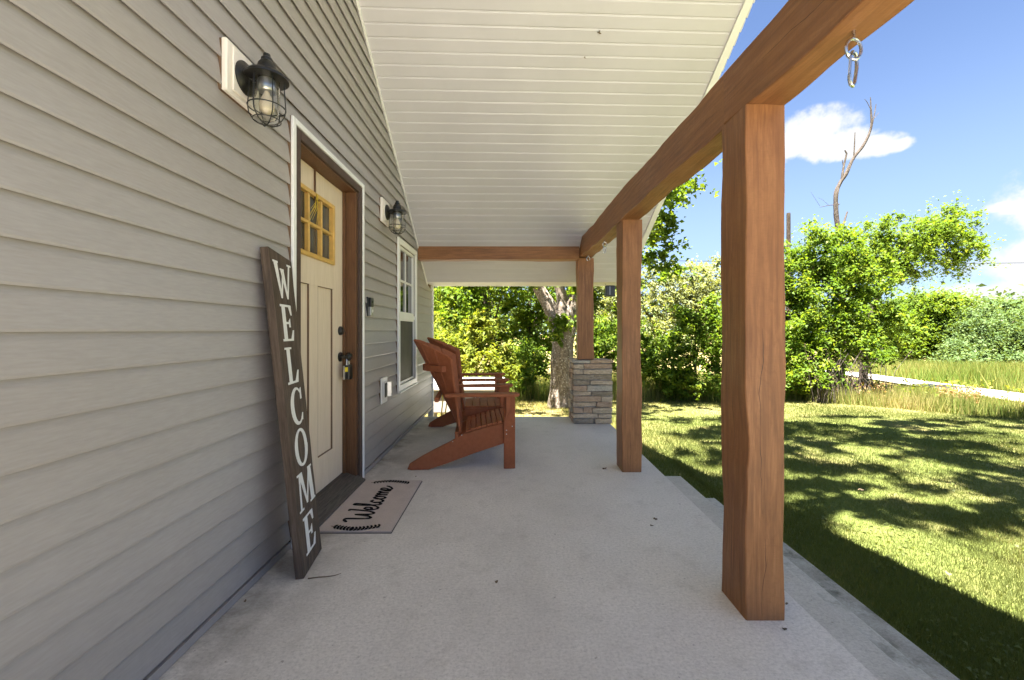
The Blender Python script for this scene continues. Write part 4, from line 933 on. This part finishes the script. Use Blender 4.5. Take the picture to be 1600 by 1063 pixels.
# young yellow-green tree and weeds right behind the chairs
tree('young_tree', 'young yellow green tree with drooping feathery leaves behind the white table', 'tree', (at(742, 600, 9.2)[0], 9.2), [blob(748, 515, 9.2, 30, 16, 1), blob(735, 540, 9.2, 38, 14, 1), blob(765, 555, 9.2, 46, 14, 1.2), blob(752, 500, 9.2, 16, 12, .5), blob(715, 570, 9.2, 40, 14, 1), blob(790, 575, 9.2, 34, 14, 1)], 7000, .12, 'leaf_yellow', r0=.03, clump=.13, shell=.3, up=.9, asp=.34, per=50)
tree('shrub', 'low yellow green bush at the corner of the house', 'bush', (at(700, 600, 11)[0], 11), [blob(695, 560, 11, 36, 46, 2), blob(730, 590, 10.5, 40, 22, 1), blob(670, 540, 12, 40, 50, 1.5)], 13000, .09, 'leaf_yellow', r0=.04, clump=.2)
tree('shrub', 'bright bush left of the forked trunk', 'bush', (at(815, 610, 12.5)[0], 12.5), [blob(815, 570, 12.5, 40, 34, 2), blob(790, 590, 12, 40, 20, 1)], 12000, .09, 'leaf_bright', r0=.04, clump=.2)
tree('shrub', 'weedy green bush between the stone pier and the middle post', 'bush', (at(940, 600, 13)[0], 13), [blob(935, 540, 13, 38, 40, 2), blob(965, 530, 14, 40, 45, 1.5)], 12000, .09, 'leaf_bright', r0=.04, clump=.2)
tree('shrub', 'bright yellow green shrub with upright shoots left of the near post', 'bush', (at(1085, 610, 11.5)[0], 11.5), [blob(1085, 555, 11.5, 42, 50, 2.6), blob(1072, 495, 11.5, 12, 28, .7), blob(1097, 500, 11.5, 14, 30, .7), blob(1130, 540, 11.5, 36, 60, 2), blob(1040, 580, 11.5, 34, 30, 1.6), blob(1085, 600, 11.2, 50, 18, 1), blob(1110, 485, 11.5, 8, 24, .4)], 14000, .10, 'leaf_bright', r0=.04, clump=.2, shell=.4)
tree('shrub', 'leafy green bush seen just right of the middle post', 'bush', (at(1025, 610, 12.5)[0], 12.5), [blob(1022, 550, 12.5, 34, 46, 2), blob(1000, 560, 12.5, 30, 40, 1)], 7200, .10, 'leaf_bright', r0=.04, clump=.2)
# right hand trees
tree('leafy_tree', 'full bright green tree standing just right of the near post', 'tree', (at(1245, 625, 12.2)[0], 12.2), [blob(1270, 410, 12.4, 62, 56, 3), blob(1240, 470, 12.2, 70, 60, 3), blob(1330, 440, 12.6, 58, 50, 3), blob(1285, 530, 12, 72, 52, 3.4), blob(1355, 510, 12.6, 46, 56, 2.6), blob(1240, 575, 11.8, 50, 46, 2.6), blob(1190, 500, 12.2, 60, 80, 2)], 62000, .10, 'leaf_bright', 'bark_dark', .14, clump=.27, shell=.56, per=110)
tree('leafy_tree', 'rounded crown of the taller tree leaning out to the right against the sky', 'tree', (at(1345, 600, 14)[0], 14), [blob(1430, 380, 14, 74, 46, 4), blob(1475, 362, 14, 44, 40, 2.2), blob(1380, 378, 14, 46, 44, 2), blob(1500, 405, 14, 30, 30, 1), blob(1410, 420, 14, 50, 26, 1.2)], 24000, .095, 'leaf_green', 'bark_dark', .12, clump=.25, shell=.3, per=60, trunk=[(0,0,-.2), (.2,0,1.6), (.5,0,3), (1.4,0,4.2), (2.1,0,5.2)])
# dead snag
Ys = 16; sx_, sy_, _ = at(1318, 600, Ys); sz_ = gz(sx_, sy_)
sn = empty('dead_tree', 'bare dead tree trunk rising above the leafy tree against the sky', 'dead tree', (sx_, sy_, sz_))
def rs(px, py, dy=0): a = at(px, py, Ys); return (a[0]-sx_, a[1]-sy_+dy, a[2]-sz_)
mb = MB()
rough_tube(mb, [rs(1314, 610), rs(1316, 480), rs(1312, 380), rs(1307, 340), rs(1306, 305), rs(1312, 287), rs(1322, 272), rs(1333, 248), rs(1350, 226), rs(1361, 200), rs(1361, 172), rs(1360, 152)], [.13, .12, .10, .08, .075, .065, .06, .055, .045, .04, .028, .010], 10, .25)
mb.build('trunk', M['bark_dead'], sn, smooth=True)
for pts, r in (([rs(1312, 375), rs(1318, 350), rs(1324, 331)], .05), ([rs(1315, 283), rs(1318, 262), rs(1323, 240), rs(1320, 235)], .045), ([rs(1334, 250), rs(1335, 230), rs(1336, 207)], .03), ([rs(1362, 200), rs(1366, 180), rs(1369, 163)], .022), ([rs(1361, 172), rs(1355, 160), rs(1351, 155)], .012),
               ([rs(1306, 320), rs(1295, 321), rs(1281, 324)], .016), ([rs(1366, 185), rs(1372, 178), rs(1374, 176)], .01), ([rs(1308, 320), rs(1312, 319)], .03), ([rs(1318, 262), rs(1316, 250)], .02), ([rs(1281, 322), rs(1272, 308), rs(1267, 300)], .006), ([rs(1295, 321), rs(1285, 312), rs(1278, 309)], .006)):
    mb = MB(); mb.tube(pts, list(np.linspace(r, r*.5, len(pts))), 7); mb.build('branch', M['bark_dead'], sn, smooth=True)
# stump of a pole by the near post
px_ = at(1232, 600, 19); o = MB().lathe([(.10, 0), (.095, 3), (.08, 7.0), (.075, 7.05)], (0,0,0), 10).build('broken_snag', M['bark_dark'], loc=(px_[0], 19, at(1232, 333, 19)[2]-7.05)); tag(o, 'short broken snag top poking over the foliage beside the near post', 'dead tree')
# far trees
FG = 'far trees across the road'
tree('far_tree', 'green rounded far tree left of the pale domed far tree', 'tree', (at(1455, 575, 42)[0], 42), [blob(1452, 492, 42, 34, 34, 3), blob(1425, 530, 42, 34, 30, 2), blob(1478, 530, 42, 38, 34, 2), blob(1495, 478, 44, 16, 14, .5)], 42000, .26, 'leaf_green', r0=.4, clump=.8, limbs=8)
tree('far_tree', 'pale blue green domed far tree at the right edge', 'tree', (at(1545, 575, 38)[0], 38), [blob(1545, 522, 38, 50, 42, 3), blob(1585, 545, 37, 40, 34, 2), blob(1505, 552, 37, 30, 24, 1.2), blob(1610, 515, 39, 36, 30, 1.6)], 52000, .20, 'leaf_far', r0=.4, clump=.6, limbs=8)
tree('far_tree', 'far tree top showing behind the pale domed tree', 'tree', (at(1580, 575, 52)[0], 52), [blob(1570, 495, 52, 40, 22, 2), blob(1610, 498, 52, 40, 26, 2), blob(1640, 520, 52, 50, 40, 2)], 15000, .45, 'leaf_far', r0=.4, clump=1.1, limbs=6)
tree('far_tree', 'low far tree glimpsed under the leaning crown', 'tree', (at(1400, 575, 48)[0], 48), [blob(1405, 510, 48, 36, 34, 2), blob(1380, 545, 46, 40, 30, 2)], 12000, .40, 'leaf_dark', r0=.4, clump=1.0, limbs=6)
tree('far_tree', 'far tree beyond the right edge of the view', 'tree', (at(1700, 575, 36)[0], 36), [blob(1700, 510, 36, 60, 50, 3), blob(1770, 530, 34, 60, 50, 2)], 12000, .40, 'leaf_green', r0=.4, clump=1.0, limbs=6)
tree('far_shrub', 'rounded low bush in front of the pale far tree', 'bush', (at(1550, 580, 30)[0], 30), [blob(1550, 572, 30, 34, 16, 2), blob(1500, 574, 30, 30, 13, 1.4), blob(1595, 570, 30, 26, 20, 1)], 12000, .2, 'leaf_far', r0=.1, clump=.5, limbs=4)
# far wood mass behind everything
Pw = []; 
for k in range(150):
    X_ = -70+k*1.5; Yw = 95+rng.random()*12; c = np.array([X_, Yw, gz(0, 60)+5+rng.random()*3]); Pw.append(c+rng.normal(size=(220, 3))*np.array([2.2, 1.5, 2.6]))
Pw = np.concatenate(Pw); o = leaves_mesh('far_wood', Pw, 1.1, M['leaf_far'], rng.random(len(Pw))); tag(o, 'distant wooded skyline behind the nearer trees', 'woods', kind='stuff')
# shade tree above the lawn, its crown over the top of the picture
Pb = []
for k in range(19):
    yy = 1.3+.27*k; 
    for q in range(3): Pb.append((.8+2.6*q+random.uniform(-.9, .9)+.25*k*.5, yy+random.uniform(-.12, .12), 9.3+random.uniform(-.4, .6), random.uniform(.7, 1.6), .13+.06*random.random(), .25, random.uniform(.5, 1)))
tree('tall_shade_tree', 'tall tree behind the camera shading the lawn, its crown above the view', 'tree', (6.5, -4.5), Pb, 50000, .13, 'leaf_green', 'bark_pale', .26, clump=.22, shell=.1, limbs=16, trunk=[(0,0,-.3), (.1,.3,3.5), (-.3,2.5,7.5), (-1, 7.5, 9.6)], up=1.2, per=60)

# ------------------------------------------------------------------ grass
def blades(name, x, y, h, w, mat, tint, label, cat, lean=.5, kink=False, zoff=0):
    n = len(x); z = np.array([gz(a, b) for a, b in zip(x, y)])+zoff
    a = rng.random(n)*2*np.pi; dx, dy = np.cos(a), np.sin(a); la = rng.random(n)*2*np.pi; ll = h*lean*rng.random(n)
    v = np.empty((n, 3, 3), np.float32)
    v[:, 0] = np.stack([x-dx*w, y-dy*w, z-.01], 1); v[:, 1] = np.stack([x+dx*w, y+dy*w, z-.01], 1); v[:, 2] = np.stack([x+np.cos(la)*ll, y+np.sin(la)*ll, z+h], 1)
    o = quads(name, v, M[mat], np.repeat(np.clip(tint, 0, 1), 3)); tag(o, label, cat, kind='stuff'); return o
def pnoise(x, y, s, o=0): return np.array([mnoise.noise(Vector((float(a)*s+o, float(b)*s, o))) for a, b in zip(x, y)])
n = 330000
Yg = 1.0+10.6*rng.random(n)**1.7; Xg = 2.09+(Yg*1.25+1.2-2.09).clip(.3)*rng.random(n)
# keep clear of the slab beyond the steps
m1 = int(n*.08); Yg[:m1] = 3.62+8*rng.random(m1)**1.4; Xg[:m1] = 1.14+.95*rng.random(m1)
sc_ = np.interp(Yg, [1, 4, 12], [.8, 1.2, 2.2])
tn = pnoise(Xg, Yg, .8); tn2 = pnoise(Xg, Yg, 3.5, 7)
dryf = np.clip((tn-.10)*3+np.interp(Yg, [8, 11.5], [0, .8]), 0, 1)
tint = .18+.30*rng.random(n)+.15*tn2+dryf*.45*rng.random(n)**.6
blades('lawn_grass', Xg, Yg, (.016+.018*rng.random(n))*np.clip(sc_, .8, 1.4), .0022*sc_*1.2, 'grass_blade', tint, 'short mown lawn of green grass with dry patches beside the porch', 'grass', .9)
n = 9000; Yg = 1.0+7*rng.random(n)**1.6; Xg = 2.1+(Yg*1.25+.5).clip(.5)*rng.random(n); m_ = pnoise(Xg, Yg, 1.6, 31) > .08; Xg, Yg = Xg[m_], Yg[m_]; n = len(Xg); Zg = np.array([gz(a, b) for a, b in zip(Xg, Yg)])+.008+.022*rng.random(n)
tag(leaves_mesh('clover_weeds', np.stack([Xg, Yg, Zg], 1), .026, M['grass_blade'], .05+.3*rng.random(n), 1.5, .8), 'low broad leaved weeds and clover scattered through the mown lawn', 'weeds', kind='stuff')
n = 7000; Yg = .9+4.6*rng.random(n); Xg = 2.075+.05*rng.random(n)
blades('edge_grass', Xg, Yg, .03+.05*rng.random(n)*(.6+pnoise(Xg, Yg, 2.5, 3)), np.full(n, .0028), 'grass_blade', .2+.5*rng.random(n), 'longer grass tufts leaning over the edge of the lowest concrete step', 'grass', 1.1)
# dry ground beyond the end of the slab
n = 60000; Yg = 5.4+7*rng.random(n)**1.1; Xg = -4+6*rng.random(n); m_ = ~((Xg > 1.0) & (Yg < 5.5)); Xg, Yg = Xg[m_], Yg[m_]; n = len(Xg)
blades('dry_grass', Xg, Yg, .03+.05*rng.random(n), np.full(n, .004), 'dry_blade', .35+.6*rng.random(n), 'sparse straw coloured grass beyond the far end of the slab', 'grass', .9)
# tall meadow strip
def edgeY(x): return np.interp(x, [-6, 1, 3.3, 7.6, 10.2, 14], [11, 11.2, 11.4, 11.5, 8.6, 5.5])
n = 150000; Xg = -6+26*rng.random(n)**.8; e = edgeY(Xg); Yg = e+pnoise(Xg, Xg*.3, .9)*.5+.5*rng.random(n)+ (9*rng.random(n)**1.6)
# road corridor kept low
rx = np.interp(Yg, [4, 8, 11.8, 17.5, 22.5, 30], [11.2, 12.6, 14.1, 16.3, 18.2, 21]); onroad = np.abs(Xg-rx) < .9
keep = ~onroad; Xg, Yg = Xg[keep], Yg[keep]; n = len(Xg); rx = rx[keep]
hh = np.where(Xg > rx, .35, .42)*(.35+.9*rng.random(n))*(1+.5*pnoise(Xg, Yg, .7, 3)); hh *= np.where((Xg < rx) & (Xg > rx-3.0), .55, 1)
blades('meadow_grass', Xg, Yg, hh, np.full(n, .008), 'dry_blade', .05+.75*rng.random(n)+.5*pnoise(Xg, Yg, .6, 5), 'tall straw and green meadow grass along the edge of the lawn', 'grass', .5)
n = 40000; Xg = 15+26*rng.random(n); Yg = 13+20*rng.random(n); rx = np.interp(Yg, [4, 8, 11.8, 17.5, 22.5, 30], [11.2, 12.6, 14.1, 16.3, 18.2, 21]); k_ = (Xg > rx+.9); Xg, Yg = Xg[k_], Yg[k_]; n = len(Xg)
blades('field_grass', Xg, Yg, .35+.45*rng.random(n), np.full(n, .018), 'dry_blade', .0+.6*rng.random(n)+.5*pnoise(Xg, Yg, .25, 5), 'green and straw field grass on the far side of the gravel road', 'grass', .5)
# rusty seed heads and weeds
n = 9000; Xg = 7.5+7*rng.random(n); Yg = edgeY(Xg)+.6+1.8*rng.random(n); m_ = pnoise(Xg, Yg, .9, 11) > .05; Xg, Yg = Xg[m_], Yg[m_]; n = len(Xg); Zg = np.array([gz(a, b) for a, b in zip(Xg, Yg)])+.12+.4*rng.random(n)
tag(leaves_mesh('rusty_weeds', np.stack([Xg, Yg, Zg], 1), .06, M['rust_weed'], rng.random(n), .1, .4), 'rust coloured seed heads scattered through the meadow grass', 'weeds', kind='stuff')
n = 16000; Xg = -4+24*rng.random(n); Yg = edgeY(Xg)+.8+5*rng.random(n); m_ = pnoise(Xg, Yg, .8, 21) > .12; Xg, Yg = Xg[m_], Yg[m_]; n = len(Xg); Zg = np.array([gz(a, b) for a, b in zip(Xg, Yg)])+.55*rng.random(n)**.8
tag(leaves_mesh('leafy_weeds', np.stack([Xg, Yg, Zg], 1), .08, M['leaf_yellow'], rng.random(n), .3, .5), 'clumps of yellow green weeds standing in the meadow grass', 'weeds', kind='stuff')
# tangle of dry stems under the leafy tree
mb = MB()
for k in range(160):
    x = at(1310+random.uniform(-45, 60), 600, 11.3)[0]; y = 11.2+random.uniform(-.3, .5); h_ = random.uniform(.5, 1.5); a = random.uniform(-.5, .5)
    mb.tube([(x, y, gz(x, y)), (x+a*.3*h_, y, gz(x, y)+h_*.6), (x+a*h_*1.1, y+.1, gz(x, y)+h_)], [.008, .006, .003], 4)
tag(mb.build('dry_brambles', M['bark_dead']), 'tangle of bare dry brambles at the foot of the leafy tree', 'brambles', kind='stuff')
# power line
pl = empty('power_line', 'thin black overhead cable crossing behind the trees', 'cable', (0, 24, 0))
mb = MB()
for (A_, B_, sag) in (((-30, 24, 7.0), (12, 24, 4.95), .4), ((12, 24, 4.95), (62, 24, 6.3), .6)):
    mb.tube([tuple(np.array([A_[0], 0, A_[2]])*(1-t)+np.array([B_[0], 0, B_[2]])*t-np.array([0, 0, sag*4*t*(1-t)])) for t in np.linspace(0, 1, 14)], .014, 5)
mb.build('cable', M['black_plastic'], pl)
# leaves fallen on the lawn
for k, (px, py) in enumerate(((1482, 904), (1170, 712), (1345, 770), (1272, 668))):
    Y = F*1.66/(py-516); x = (px-800)/F*Y; leafbit((x, Y, gz(x, Y)+.045), .03, ['fallen brown leaf on the sunny lawn nearest the porch shadow', 'fallen brown leaf on the lawn near the left of the near post', 'fallen brown leaf in the middle of the lawn', 'fallen brown leaf far out on the lawn'][k], seed=20+k)
